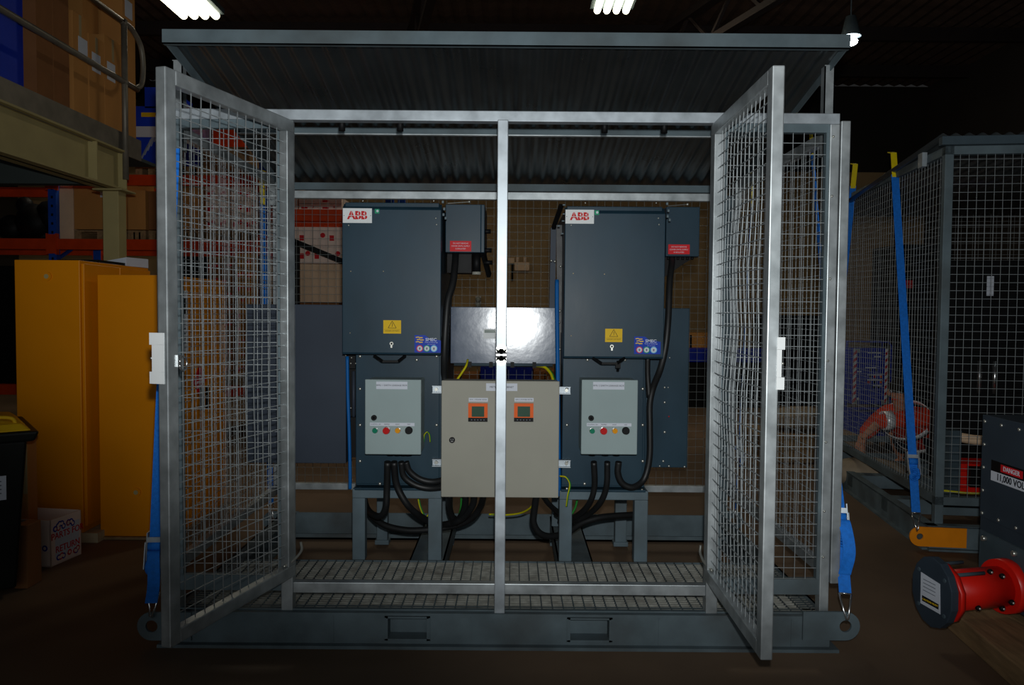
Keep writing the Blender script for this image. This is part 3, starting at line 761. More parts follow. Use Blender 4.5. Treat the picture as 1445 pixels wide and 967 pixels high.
cable('earth_wire', 'yellow-green wire hanging between the legs of the left stand', [(590, 702, .8), (593, 716, .8), (600, 730, .8), (606, 722, .8), (606, 700, .82)], .005, 'earth_yellow', 'wire', wl, True)
cable('earth_wire', 'green wire under the beige cabinet left of the mullion', [(651, 702, .7), (650, 718, .72), (646, 732, .76)], .005, 'earth_green', 'wire', wl)
cable('earth_wire', 'yellow-green wire running level to the right of the mullion under the beige cabinet', [(690, 726, .9), (712, 727, .88), (735, 724, .8), (750, 715, .7), (754, 702, .62)], .005, 'earth_yellow', 'wire', wl, True)
cable('earth_wire', 'yellow-green wire bolted to the left front leg of the right stand', [(790, 672, .62), (799, 674, .6), (804, 684, .6), (801, 700, .61), (799, 715, .645)], .004, 'earth_yellow', 'wire', wl, True)
cable('earth_wire', 'green wire behind the left leg of the right stand', [(815, 703, .85), (812, 716, .85), (806, 727, .85)], .006, 'earth_green', 'wire', wl)
cable('earth_wire', 'small yellow-green loop beside the left control box', [(598, 624, .63), (599, 614, .61), (603, 610, .6), (606, 614, .61), (607, 624, .63)], .003, 'earth_yellow', 'wire', wl, True)
cable('earth_wire', 'yellow wire slanting between the glossy enclosure and the beige cabinet', [(645, 536, .8), (657, 518, .8), (660, 508, .85)], .006, 'earth_yellow', 'wire', wl)
cable('earth_wire', 'yellow-green wire curving down from the right end of the glossy enclosure', [(755, 516, .88), (768, 518, .85), (777, 527, .8), (781, 538, .75)], .008, 'earth_yellow', 'wire', wl, True)
cable('blue_hose', 'bright blue hose down the left side of the left starter cabinet', [(490, 503, .7), (491, 560, .7), (493, 620, .69), (494, 670, .68), (494, 690, .68)], .009, 'blue_hose', 'hose', 'blue hoses')
cable('blue_hose', 'bright blue hose down the left side of the right starter cabinet', [(786, 395, .72), (786, 440, .7), (787, 520, .68), (788, 600, .68), (789, 700, .68)], .011, 'blue_hose', 'hose', 'blue hoses')
# hose grommet
# ---------------------------------------------------------------- ratchet straps
def ribbon(mb, pts, w, side, t=.003):
    pts = [V(p) for p in pts]; side = V(side).normalized()
    for i in range(len(pts) - 1):
        d = (pts[i + 1] - pts[i]).normalized(); nrm = d.cross(side).normalized()
        vs = [p + side * (a * w / 2) + nrm * (b * t / 2) for p in (pts[i], pts[i + 1]) for a, b in ((-1, -1), (1, -1), (1, 1), (-1, 1))]
        mb.add(vs, [(0, 1, 2, 3), (7, 6, 5, 4), (0, 4, 5, 1), (1, 5, 6, 2), (2, 6, 7, 3), (3, 7, 4, 0)])
    return mb
def strap(lbl, top, bot, side, ratchet=.22, tip=True, w=.05, hook_h=.1, slack=0., handle=None, top_side=None):
    top, bot = V(top), V(bot)
    t = thing('ratchet_strap', lbl, 'strap', bot, group='blue ratchet straps')
    d = (top - bot); L = d.length; u = d / L; side = V(side).normalized()
    f = u.cross(side).normalized()
    if f.y > 0: f = -f
    b0 = bot + u * hook_h
    ts_ = V(top_side).normalized() if top_side else side
    wb = MB('strap_blue'); e_ = bot + u * (L - (.18 if tip else 0)); NS = 16
    fr_ = []
    for k in range(NS + 1):
        q = k / NS; sq = side.lerp(ts_, min(1, max(0, (q - .12) / .3))).normalized(); p = b0.lerp(e_, q); nn = u.cross(sq).normalized()
        fr_.append([p + sq * (a * w / 2) + nn * (b * .0015) for a, b in ((-1, -1), (1, -1), (1, 1), (-1, 1))])
    wb.add([p for f4 in fr_ for p in f4], [(0, 3, 2, 1), tuple(NS * 4 + i for i in range(4))] + [(k * 4 + i, k * 4 + (i + 1) % 4, k * 4 + 4 + (i + 1) % 4, k * 4 + 4 + i) for k in range(NS) for i in range(4)])
    wb.build('webbing', t)
    if tip:
        ribbon(MB('strap_yellow'), [bot + u * (L - .2), bot + u * (L - .02), top + u * .0 + V((0, .0, .0)), top + V((.0, .05, .015))], w * .8, ts_, .006).build('yellow_sleeve', t)
    rc = bot + u * ratchet
    r = MB('galv_bright')
    for s in (-1, 1):
        r.bar(rc + side * s * (w * .62) - u * .06, rc + side * s * (w * .62) + u * .06, .004, .03, f)
        r.bar(rc + side * s * (w * .62) + f * .03 - u * .09, rc + side * s * (w * .7) + f * .012 + u * .02, .004, .02, f)
    r.cyl(rc - side * w * .62, rc + side * w * .62, .009, 10); r.bar(rc - side * w * .6 + f * .012 + u * .03, rc + side * w * .6 + f * .012 + u * .03, .022, .004, f)
    r.m('strap_blue').cyl(rc - side * w * .5, rc + side * w * .5, .022, 12)
    for k in range(3):
        r.tube([rc - u * (.07 + .012 * k) + f * .02 + side * math.cos(a) * w * .5 + u * math.sin(a) * .028 + f * .008 * math.sin(2 * a + k) for a in [2 * math.pi * q / 12 for q in range(13)]], .006, 6)
    r.build('ratchet', t)
    h = MB('chrome')
    a1, a2 = b0 - side * w * .5, b0 + side * w * .5
    h.cyl(a1, a2, .004, 8); h.tube([a1, bot + u * .035 - side * .012, bot + f * .012 - side * .006, bot - f * .008 - u * .012], .0045, 8); h.tube([a2, bot + u * .035 + side * .012, bot + f * .012 + side * .004, bot - f * .008 - u * .012], .0045, 8)
    h.build('wire_hook', t)
    if slack:
        ribbon(MB('strap_blue'), smooth_path([rc - u * .02 + f * .01, rc - u * .02 + f * .05 + side * .01, rc - u * .14 + f * .06 + side * .02, rc - u * .24 + f * .02]), w, side).build('loose_tail', t)
    if handle:
        hh = MB('galv_dull'); e = rc + V(handle)
        for s in (-1, 1): hh.bar(rc + side * s * .02, e + side * s * .03, .004, .02)
        hh.m('black').bar(e - side * .035, e + side * .035, .03, .015); hh.build('ratchet_handle', t)
    return t
lr = at(1195, 872, -.066); ll = at(215, 868, -.066)
xs = x1 + .085
strap('blue ratchet strap from the right front lug of the open cage up its outer side', (xs, .55, 2.42), (lr.x, -.068, lr.z + .0), (1, -.25, 0), ratchet=.42, slack=1, handle=(.09, .14, -.13), top_side=(.12, 1, .1))
strap('blue ratchet strap with doubled tail on the left front lug of the open cage', (ll.x + .11, -.066, 2.12), (ll.x, -.068, ll.z + .0), (1, .1, 0), ratchet=.3, slack=1, tip=False)
strap('blue ratchet strap far down the right outer side of the open cage', (xs, 1.45, 2.3), (xs - .02, 1.62, .1), (.4, 1, 0), ratchet=.5)
strap('blue ratchet strap far down the left outer side of the open cage', (x0 - .085, 1.5, 2.3), (x0 - .07, 1.62, .1), (.4, 1, 0), ratchet=.5)

# ================================================================== SECOND CAGE (right)
A0 = atz(1308, 776, 0)                                   # its near left floor corner
A1 = atz(1193, 690, 0)
phi = math.atan2(A1.y - A0.y, A1.x - A0.x) - math.pi / 2    # rotation of its depth axis
LY = (A1 - A0).length
c2 = thing('equipment_cage', 'closed dark mesh cage standing on a skid at the right edge', 'cage', (A0.x, A0.y, 0), phi, world=False)
W2, H2 = 2.9, 2.48
D2 = max(LY + .4, 2.6)
zB = .27
mb = MB('skid_grey').box(0, W2, 0, .01, 0, .15).box(0, W2, -.03, .06, 0, .012).box(0, W2, 0, .06, .14, .152).build('front_skid_beam', c2)
mb = MB('skid_grey').box(0, .01, 0, D2, 0, .15).box(-.03, .06, 0, D2, 0, .012).box(0, .06, 0, D2, .14, .152).build('side_skid_beam', c2)
mb = MB('skid_grey').box(0, W2, D2 - .01, D2, 0, .15).box(W2 - .01, W2, 0, D2, 0, .15)
for y in (.7, 1.5, 2.1): mb.box(0, W2, y, y + .12, .05, .15)
mb.build('cross_beams', c2)
mb = MB('lug_orange'); ring_plate(mb, -.05, .085, .06, .02, .22, -.02, .012, -1); tag(mb.build('lifting_lug', c2), 'orange painted lifting lug', None)
for (x, y) in ((.06, .05), (W2 - .1, .05), (.06, D2 - .1), (W2 - .1, D2 - .1)):
    MB('galv_dull').box(x, x + .05, y, y + .05, .15, H2).build('post', c2, .003)
MB('galv_dull').box(.06, .11, .05, D2 - .05, H2 - .05, H2).build('side_rail', c2)
MB('galv_dull').box(.06, .11, .05, D2 - .05, zB, zB + .05).build('side_rail', c2)
MB('galv_dull').box(.06, W2 - .05, .05, .1, H2 - .05, H2).build('front_rail', c2)
MB('galv_dull').box(.06, W2 - .05, .05, .1, zB, zB + .05).build('front_rail', c2)
MB('galv_dull').box(.06, W2 - .05, D2 - .1, D2 - .05, H2 - .05, H2).build('back_rail', c2)
MB('galv_dull').box(.06, W2 - .05, D2 - .1, D2 - .05, zB, zB + .05).build('back_rail', c2)
wires(MB('wire'), (.085, .08, zB + .03), (0, 1, 0), (0, 0, 1), D2 - .16, H2 - zB - .06, .05, .0016).build('side_mesh', c2)
wires(MB('wire'), (.1, .06, zB + .03), (1, 0, 0), (0, 0, 1), W2 - .2, H2 - zB - .06, .05, .0016).build('front_mesh', c2)
wires(MB('wire'), (.1, D2 - .07, zB + .03), (1, 0, 0), (0, 0, 1), W2 - .2, H2 - zB - .06, .05, .0014).build('back_mesh', c2)
n = int(W2 / .0095); vs = []; fs = []
for i in range(n + 1):
    x = .02 + (W2 - .04) * i / n; h = .009 * math.sin(2 * math.pi * x / .076)
    vs += [(x, -.0, H2 + .06 + h), (x, D2, H2 - .12 + h)]
for i in range(n): a = 2 * i; fs.append((a, a + 2, a + 3, a + 1))
o = MB('roof_sheet').add(vs, fs, True).build('roof_sheet', c2)
sm = o.modifiers.new('thick', 'SOLIDIFY'); sm.thickness = .0015
MB('steel_dark').box(.02, W2, 0, .05, H2, H2 + .05).build('roof_front_channel', c2)
MB('galv_bright').box(.03, .06, .33, .4, H2 - .07, H2 + .02).build('roof_bracket', c2)
c2M = Matrix.Translation(c2.location) @ Matrix.Rotation(phi, 4, 'Z')
def L2(x, y, z): return c2M @ V((x, y, z))
# straps on second cage
tp = at(1261, 216, A0.y + .85); bt = at(1294, 747, A0.y - .03)
tp = L2(.03, .95, H2 + .0)
tp = V((at(1261, 216, tp.y).x, tp.y, at(1261, 216, tp.y).z))
strap('blue ratchet strap from the closed cage top down to its orange lug', tp, (bt.x, bt.y, bt.z), (1, -.2, 0), ratchet=.42, slack=0)
tp2 = at(1207, 232, L2(0, 1.9, 0).y)
strap('blue strap with yellow hook sleeve seen just right of the open cage corner', tp2, (tp2.x - .12, tp2.y + .15, .35), (1, -.2, 0), ratchet=.42)
# gear inside second cage
def cabin(name, lbl, x, y, z, w, d, h, m='cubicle', grp=None):
    t = thing(name, lbl, 'electrical cabinet', L2(x, y, z), phi, world=False, group=grp)
    MB(m).box(0, w, 0, d, 0, h).build('housing', t, .004)
    return t
xq = (c2M.inverted() @ at(1337, 400, L2(.7, 1.35, 0).y)).x
t = cabin('switchgear_cabinet', 'tall black cabinet inside the closed cage with a pale label near its top', xq, 1.35, .15, 1.5, .24, 1.72, 'black')
MB('black').box(0, 1.5, -.01, 0, .02, 1.66).box(.0, 1.5, -.03, .0, 1.18, 1.2).build('door', t)
p0 = at(1394, 350, L2(.9, 1.34, 0).y); 
lp = c2M.inverted() @ p0
lx = lp.x - xq
MB('label_white').box(lx, lx + .05, -.013, -.0101, 1.45, 1.6).build('pale_label', t)
for q in (lx - .04, lx + .07): MB('chrome').cyl((q, -.03, .7), (q, -.03, .95), .017, 12).box(q - .01, q + .01, -.03, -.0, .73, .75).box(q - .01, q + .01, -.03, -.0, .9, .92).build('reflection_bar', t)  # chrome bars stand in for white vertical reflections on the cabinet
tq = at(1268, 345, 6.5); tw = at(1345, 345, 6.5)
tag(MB('black').box(tq.x, tw.x, 6.5, 7.2, 0, tq.z).m('sticker_red').box(tq.x + .05, tq.x + .2, 6.495, 6.5, tq.z - .55, tq.z - .45).m('steel_dark').box(tq.x + .02, tw.x - .02, 6.494, 6.5, tq.z - .8, tq.z - .78).build('dark_machine', None, .01), 'dark tall machine with a red sticker, seen through the closed cage behind the crouching person', 'machine')
tag(MB('act_red').bar(L2(.5, .9, .3), L2(1.6, .9, .3), .25, .2).m('black').bar(L2(.55, .74, .32), L2(1.5, .74, .32), .05, .14).build('red_motor_unit'), 'dark red machine part low inside the closed cage', 'machine')
tag(MB('steel_dark').box(-.04, .04, -.04, .04, 0, .5).build('short_column'), 'short grey steel column low inside the closed cage', 'support').location = L2(.42, .7, .15)
tag(MB('earth_yellow').tube(smooth_path([L2(.2, .4, .29), L2(.4, .35, .285), L2(.6, .38, .29), L2(.75, .4, .29)]), .007, 8).build('earth_wire'), 'yellow-green wire lying on the bottom rail of the closed cage', 'wire', wl)
tag(MB('card_lt').tube(smooth_path([L2(.35, .75, .62), L2(.6, .72, .58), L2(.8, .72, .6)]), .035, 8).build('rolled_paper'), 'pale roll of paper inside the closed cage beside the dark cubicle', 'paper')

# ================================================================== DARK CUBICLE, RED UNIT, TIMBER
q0 = at(1388, 585, .35); psi = R(-1.5)
zt_, zb_ = q0.z, .14
cub = thing('voltage_cubicle', 'dark blue-grey bolted cubicle with a danger sign at the right edge', 'electrical cabinet', (q0.x, q0.y, zb_), psi, world=False)
hh = zt_ - zb_; dd = 1.15
seam = at(1388, 728, .35).z - zb_
mb = MB('cubicle').box(0, 1.0, -dd, 0, 0, hh).box(-.004, 0, -dd, 0, seam, hh)
mb.build('housing', cub, .003)
bolt_objs([(-.007, -.025, hh - .03 - (hh - seam - .05) * k / 4) for k in range(5)] + [(-.007, -.025 - .13 * k, zz) for k in range(1, 8) for zz in (hh - .03, seam + .02)], .008, cub, scl=(.7, 1, 1))
lbz = at(1425, 668, .2).z - zb_
m = MB('black').box(-.0065, -.0045, -.42, -.085, lbz + .0, lbz + .05).m('label_white').box(-.0065, -.0045, -.42, -.085, lbz - .045, lbz)
m.m('sticker_red').cyl((-.0072, -.24, lbz + .025), (-.0065, -.24, lbz + .025), .001, 4)
m.box(-.0075, -.0065, -.32, -.16, lbz + .008, lbz + .042)
m.m('label_white').text('DANGER', .03, (-.0076, -.24, lbz + .025), (0, -1, 0), (0, 0, 1), .01)
m.m('ink').text('11,000 VOLTS', .042, (-.0067, -.255, lbz - .022), (0, -1, 0), (0, 0, 1), .02)
tag(m.build('danger_sign', cub), 'black and white danger sign with a red panel', None)
mb = MB('steel_dark').box(-.012, -.002, -.75, -.02, .05, seam - .06)
mb.m('bolt')
for y in (-.07, -.3, -.55): mb.cyl((-.03, y, seam - .09), (-.01, y, seam - .09), .012, 8).cyl((-.03, y, .09), (-.01, y, .09), .012, 8)
mb.build('mounting_plate', cub)
cM = Matrix.Translation(cub.location) @ Matrix.Rotation(psi, 4, 'Z')
# red cylindrical unit on the side
e0 = at(1314, 836, .0); e1 = cM @ V((-.012, -.27, 0)); e1.z = e0.z + .005
ax = (e1 - e0).normalized(); LL = (e1 - e0).length
t = thing('red_drive_unit', 'bright red cylindrical unit with a black octagonal end plate, fixed to the dark cubicle', 'machine', e0)
sd = ax.cross(V((0, 0, 1))).normalized(); uu = sd.cross(ax).normalized()
def ringpts(c, r, n=32, fl=1.): return [c + sd * (r * math.cos(2 * math.pi * k / n)) + uu * (r * math.sin(2 * math.pi * k / n)) for k in range(n)]
body = MB('act_red'); rb = .088
body.tube([e0 + ax * .05, e0 + ax * (LL - .05)], rb, 32); body.tube([e0 + ax * (LL - .06), e0 + ax * (LL - .01), e0 + ax * LL], [rb + .03, rb + .032, rb + .022], 28)
body.tube([e0 + ax * .035, e0 + ax * .06], rb + .047, 12)
body.tube([e0 + ax * .06 - uu * .06 - sd * .06, e0 + ax * (LL - .04) - uu * .06 - sd * .06], .03, 16)
body.build('casing', t)
oc = [(.122 * math.cos(R(a)), .155 * math.sin(R(a))) for a in (15, 40, 65, 90, 115, 140, 165, 195, 220, 245, 270, 295, 320, 345)]
pl_ = MB('cubicle').prism(oc, e0 + ax * .0, sd, uu, ax * .036)
pl_.m('bolt')
for a in (40, 140, 220, 320): 
    c = e0 - ax * .003 + sd * (.1 * math.cos(R(a))) + uu * (.12 * math.sin(R(a))); pl_.m('steel_dark').cyl(c, c + ax * .01, .01, 10)
PL = pl_.build('end_plate', t, .003)
facing = -sd if (-sd).y < 0 else sd
s_ = MB('label_white'); w_ = .115
fr_ = e0 - ax * .0025
us = sd if sd.x > 0 or sd.y < 0 else -sd
us = sd if (sd.dot(Rt) > 0) else -sd
s_.prism([(-.06, -.07), (.06, -.075), (.055, .055), (-.06, .07)], fr_ + uu * .0, us, uu, -ax * .0012)
f2 = fr_ - ax * .0014
s_.m('ink').prism([(-.05, -.055), (.05, -.058), (.05, -.035), (-.05, -.03)], f2, us, uu, -ax * .0004)
s_.m('sticker_yellow').text('CAUTION HEAVY', .012, f2 - ax * .0006 - uu * .045, us, uu)
s_.m('ink_grey')
for k in range(4): s_.prism([(-.045, .045 - .016 * k), (.03, .043 - .016 * k), (.03, .04 - .016 * k), (-.045, .042 - .016 * k)], f2, us, uu, -ax * .0004)
tag(s_.build('paper_label', PL), 'creased white paper label', None)
st = MB('steel_dark')
for a, l in ((125, .16), (235, .2), (55, .14)):
    c = sd * (.125 * math.cos(R(a))) + uu * (.115 * math.sin(R(a))); c = c if True else c
    MB('steel_dark').cyl(e0 + ax * .03 + c, e0 + ax * (.06 + l) + c, .008, 10).build('stud', t)
fd = -sd if sd.y > 0 else sd
for q, zz in ((.06, .02), (.07, -.065), (.17, -.055), (.33, -.04), (.31, -.075), (.3, .07), (.26, .085)):
    c = e0 + ax * q + fd * math.sqrt(max(0, (rb + .006) ** 2 - zz ** 2)) + uu * zz
    MB('black').sph(c, .013, 10).m('bolt').sph(c + fd * .008, .007, 8).build('port', t)
# timber bearer under the cubicle
tz = thing('timber_bearer', 'thick weathered timber bearer lying on the floor under the dark cubicle', 'timber', (0, 0, 0))
f0 = atz(1322, 874, .0); f1 = atz(1445, 985, .0)
dv = (f1 - f0).normalized(); nv = V((-dv.y, dv.x, 0)); nv = nv if nv.x > 0 else -nv
b0 = f0; b1 = f0 + dv * 1.3
MB('timber').add([b0, b1, b1 + nv * .32, b0 + nv * .32, *(p + V((0, 0, .1)) for p in (b0, b1, b1 + nv * .32, b0 + nv * .32))], [(0, 3, 2, 1), (4, 5, 6, 7), (0, 1, 5, 4), (1, 2, 6, 5), (2, 3, 7, 6), (3, 0, 4, 7)]).build('beam', tz, .006)
tag(MB('timber').box(2.75, 3.25, -.8, .3, 0, .138).build('timber_bearer', None, .004), 'timber bearer under the far side of the dark cubicle', 'timber')

# ================================================================== PERSON
def skin_obj(name, nodes, edges, m, parent=None, root=0, sub=2):
    me = bpy.data.meshes.new(name); me.from_pydata([n[0] for n in nodes], edges, []); o = bpy.data.objects.new(name, me); C.objects.link(o)
    o.modifiers.new('skin', 'SKIN').use_smooth_shade = True
    if not me.skin_vertices: me.skin_vertices.new()
    for i, n in enumerate(nodes):
        r = n[1]; r = r if isinstance(r, tuple) else (r, r)
        me.skin_vertices[0].data[i].radius = r; me.skin_vertices[0].data[i].use_root = (i == root)
    s = o.modifiers.new('sub', 'SUBSURF'); s.levels = 1; s.render_levels = sub
    me.materials.append(MATS[m])
    if parent: o.parent = parent
    return o
PY = 3.7
pg = at(1290, 680, PY)
per = thing('person', 'person in an orange high-visibility shirt with reflective bands, crouching behind the closed cage mesh', 'person', (pg.x, PY, 0), 0, world=False)
def lp_(px, py, y=0.): 
    w = at(px, py, PY + y); return V((w.x - pg.x, w.y - PY, w.z))
pel = lp_(1309, 622, .12); wst = lp_(1298, 612, .02); chst = lp_(1280, 596, -.14); nk = lp_(1272, 577, -.24)
fx = V((-.8, -.6, 0)); fy_ = V((.6, -.8, 0))          # facing direction, and towards the person's left hand
hd = nk + fx * .04 + V((0, 0, .13))
shL = nk + fy_ * .17 + V((.02, .02, -.07)); elL = lp_(1243, 594, -.36); wrL = lp_(1224, 611, -.38); haL = lp_(1216, 620, -.38)
shR = nk - fy_ * .17 + V((.02, .02, -.07)); elR = nk - fy_ * .28 + fx * .14 + V((0, 0, -.28)); wrR = elR + fx * .2 + fy_ * .12 + V((0, 0, -.12)); haR = wrR + fx * .06 + V((0, 0, -.05))
hipL = pel + fy_ * .1 + V((0, 0, -.03)); hipR = pel - fy_ * .1 + V((0, 0, -.03))
kL = hipL + fx * .36 + fy_ * .08; kL.z = .44; aL = kL - fx * .16; aL.z = .1; tL = aL + fx * .17; tL.z = .045
kR = hipR + fx * .3 - fy_ * .08; kR.z = .36; aR = kR - fx * .2; aR.z = .1; tR = aR + fx * .17; tR.z = .045
nodes = [(pel, .12), (wst, .115), (chst, (.14, .11)), (nk, .05), (hd - V((0, 0, .03)), .075), (hd + V((0, 0, .05)), .085),
         (shL, .06), (elL, .042), (wrL, .03), (haL, (.036, .018)), (shR, .06), (elR, .042), (wrR, .03), (haR, (.036, .018)),
         (hipL, .09), (kL, .06), (aL, .042), (tL, .034), (hipR, .09), (kR, .06), (aR, .042), (tR, .034)]
edges = [(0, 1), (1, 2), (2, 3), (3, 4), (4, 5), (2, 6), (6, 7), (7, 8), (8, 9), (2, 10), (10, 11), (11, 12), (12, 13), (0, 14), (14, 15), (15, 16), (16, 17), (0, 18), (18, 19), (19, 20), (20, 21)]
body = skin_obj('body', nodes, edges, 'skin', per)
for hand, wr, q in ((haL, wrL, -1), (haR, wrR, 1)):
    dh = (hand - wr).normalized(); sh_ = dh.cross(V((0, 0, 1))).normalized(); dn = V((0, 0, -1))
    for k in range(4):
        f0_ = hand + sh_ * (-.028 + .0185 * k) + dh * .01; lk = (.8, 1, .95, .75)[k]
        f1_ = f0_ + (dh * .042 + dn * .008) * lk; f2_ = f1_ + (dh * .022 + dn * .022) * lk; f3_ = f2_ + (dh * .006 + dn * .022) * lk
        MB('skin').tube([f0_, f1_, f2_, f3_], [.0105, .0095, .0085, .007], 8).build('finger', per)
    t0_ = hand - dh * .02 + sh_ * .03 * q
    MB('skin').tube([t0_, t0_ + sh_ * .025 * q + dh * .02, t0_ + sh_ * .03 * q + dh * .045 + dn * .01], [.012, .011, .009], 8).build('thumb', per)
MB('skin').sph(hd + fx * .098 + V((0, 0, .0)), .018, 8, (1, 1, 1.3)).build('nose', per)
for q in (-1, 1):
    MB('label_white').sph(hd + fx * .082 + fy_ * .034 * q + V((0, 0, .025)), .012, 8).m('ink').sph(hd + fx * .091 + fy_ * .034 * q + V((0, 0, .025)), .006, 8).build('eye', per)
    MB('skin').sph(hd + fy_ * .093 * q + V((0, 0, .01)), .026, 8, (.7, .5, 1.3)).build('ear', per)
MB('act_red').bar(hd + fx * .086 + fy_ * .024 + V((0, 0, -.04)), hd + fx * .086 - fy_ * .024 + V((0, 0, -.04)), .008, .007).build('mouth', per)
SH = skin_obj('shirt', [(pel + V((0, 0, .02)), .165), (wst, .17), (chst, (.19, .16)), (nk - V((0, 0, .035)), .085), (shL, .095), (elL, .07), (elL.lerp(wrL, .4), .058), (shR, .095), (elR, .066)],
         [(0, 1), (1, 2), (2, 3), (2, 4), (4, 5), (5, 6), (2, 7), (7, 8)], 'hivis', per, root=1)
skin_obj('trousers', [(pel - V((0, 0, .03)), .15), (hipL, .125), (kL, .088), (aL + V((0, 0, .05)), .065), (hipR, .125), (kR, .088), (aR + V((0, 0, .05)), .065)],
         [(0, 1), (1, 2), (2, 3), (0, 4), (4, 5), (5, 6)], 'trouser', per)
MB('hair').sph(hd - fx * .025 + V((0, 0, .055)), .1, 16, (1, 1, .95)).build('hair', per)
for t_ in (tL, tR):
    p_ = (t_ - fx * .07); MB('black').bar(p_ - fx * .11 - V((0, 0, .005)), p_ + fx * .14 - V((0, 0, .005)), .09, .07).build('boot', per, .025)
def band(c, axis, r1, r2, w):
    axis = V(axis).normalized(); u_ = axis.cross(V((0, 0, 1))).normalized(); v_ = u_.cross(axis)
    n = 28; vs = []
    for k in range(n):
        a = 2 * math.pi * k / n; p = c + u_ * r1 * math.cos(a) + v_ * r2 * math.sin(a)
        vs += [p - axis * w / 2, p + axis * w / 2]
    return vs, [(2 * k, 2 * ((k + 1) % n), 2 * ((k + 1) % n) + 1, 2 * k + 1) for k in range(n)]
tax = (nk - pel).normalized()
for args in ((elL.lerp(shL, .15), elL - shL, .082, .082, .075), (wst.lerp(chst, .1), tax, .212, .2, .075), (chst.lerp(nk, .12), tax, .222, .19, .075)):
    o = MB('reflect').add(*band(*args), True).build('reflective_band', per); sm = o.modifiers.new('t', 'SOLIDIFY'); sm.thickness = .004; sm.offset = 1

# ================================================================== BLUE DISTRIBUTION BOARD
YD = 4.9
a = at(1205, 492, YD); b = at(1251, 571, YD)
t = thing('distribution_board', 'blue electrical distribution board with red and white striped edges on a blue trolley', 'electrical board', ((a.x + b.x) / 2, YD + .2, 0))
W = b.x - a.x; H = a.z - b.z
pn = MB('navy').box(a.x, b.x, YD, YD + .22, b.z, a.z).build('panel', t, .004)
for xx in (a.x - .005, b.x - .03):
    m = MB('white_plate')
    m.m('white_plate').box(xx, xx + .035, YD - .003, YD - .0005, b.z, a.z).m('sticker_red')
    for k in range(8): m.prism([(0, 0), (.035, .03), (.035, .065), (0, .035)], (xx, YD - .0035, b.z + .012 + H * k / 8.3), (1, 0, 0), (0, 0, 1), (0, -.0008, 0))
    m.build('striped_tape', pn)
m = MB('label_white')
for (u, v, w) in ((.4, .06, .4), (.6, .13, .2), (.35, .33, .32), (.42, .46, .42), (.42, .55, .42), (.58, .65, .28), (.1, .4, .14)): m.box(a.x + W * u, a.x + W * (u + w), YD - .003, YD, a.z - H * v - .014, a.z - H * v)
for (u, v, mm) in ((.5, .38, 'chrome'), (.66, .38, 'black'), (.5, .5, 'black'), (.62, .5, 'btn_red'), (.8, .5, 'meter_orange'), (.45, .6, 'btn_red'), (.62, .6, 'black'), (.8, .6, 'meter_orange'), (.6, .69, 'black'), (.75, .69, 'black'), (.15, .9, 'white_plate')):
    m.m(mm).cyl((a.x + W * u, YD - .01, a.z - H * v), (a.x + W * u, YD, a.z - H * v), .013, 10)
m.m('galv_bright').box(a.x, a.x + .05, YD - .004, YD, b.z, b.z + .05).box(b.x - .06, b.x, YD - .004, YD, b.z, b.z + .05).box(a.x + .01, a.x + .06, YD - .004, YD, a.z - .045, a.z)
m.build('labels_and_switches', pn)
fr = MB('navy')
x2 = at(1264, 500, YD).x; z2 = at(1230, 483, YD).z
fr.tube([(a.x - .03, YD + .1, .05), (a.x - .03, YD + .1, z2), (x2 - .03, YD + .1, z2), (x2, YD + .1, z2 - .04), (x2, YD + .1, .05)], .011, 8)
fr.tube([(a.x - .03, YD + .3, .05), (a.x - .03, YD + .3, z2), (x2, YD + .3, z2), (x2, YD + .3, .05)], .011, 8)
fr.box(a.x - .04, x2 + .01, YD + .0, YD + .4, .1, b.z - .08)
fr.m('black')
for xx in (a.x, x2 - .03):
    for yy in (YD + .05, YD + .33): fr.cyl((xx - .015, yy, .05), (xx + .015, yy, .05), .05, 16)
fr.build('trolley_frame', t)
tag(MB('sack').sph((0, 0, .12), .28, 16, (1.3, .7, .43)).build('tarpaulin_bundle'), 'grey-brown wrapped bundle on the floor behind the closed cage side', 'bundle').location = (X(1228, 3.2), 3.2, 0)
bpy.data.objects['tarpaulin_bundle'].location.z = .0
tag(MB('sack').sph((0, 0, .1), .3, 16, (1.2, .8, .4)).build('tarpaulin_bundle'), 'pale lumpy bundle seen through the right fixed panel of the open cage', 'bundle').location = (X(1130, 4.6), 4.6, .262)
tag(MB('timber').box(-.5, .5, -.4, .4, .24, .26).box(-.5, .5, -.4, -.3, 0.02, .24).box(-.5, .5, .3, .4, 0.02, .24).box(-.5, .5, -.05, .05, 0.02, .24).box(-.5, .5, -.4, .4, 0, .02).build('timber_pallet'), 'timber pallet stack holding the pale bundle behind the open cage', 'pallet').location = (X(1130, 4.6), 4.6, 0)

# ================================================================== YELLOW CABINETS (left)
def ycab(xa, xb, y0, dpt, z0, z1, lbl, first):
    t = thing('safety_cabinet', lbl, 'cabinet', ((xa + xb) / 2, y0 + dpt / 2, z0), group='yellow safety cabinets')
    MB('cab_yellow').box(xa, xb - .02, y0, y0 + dpt, z0, z1).build('body', t, .004)
    for k in range(2):
        ya = y0 + .01 + (dpt - .02) / 2 * k
        d = MB('cab_yellow').box(xb - .018, xb, ya + .004, ya + (dpt - .02) / 2 - .004, z0 + .04, z1 - .02).build('door', t, .003)
        MB('black').box(xb, xb + .02, ya + ((dpt - .02) / 2 - .06 if k == 0 else .04), ya + ((dpt - .02) / 2 - .04 if k == 0 else .06), z0 + .75, z0 + .9).build('door_handle', d)
    for zz in ((z1 - .1) if first else (z0 + .28),):
        c = V(((xa + xb) / 2 - .01, y0, zz))
        MB('cab_yellow').cyl(c + V((0, -.008, 0)), c, .028, 20).m('beam_beige').cyl(c + V((0, -.01, 0)), c + V((0, -.007, 0)), .014, 14).build('vent_bung', t)
    return t
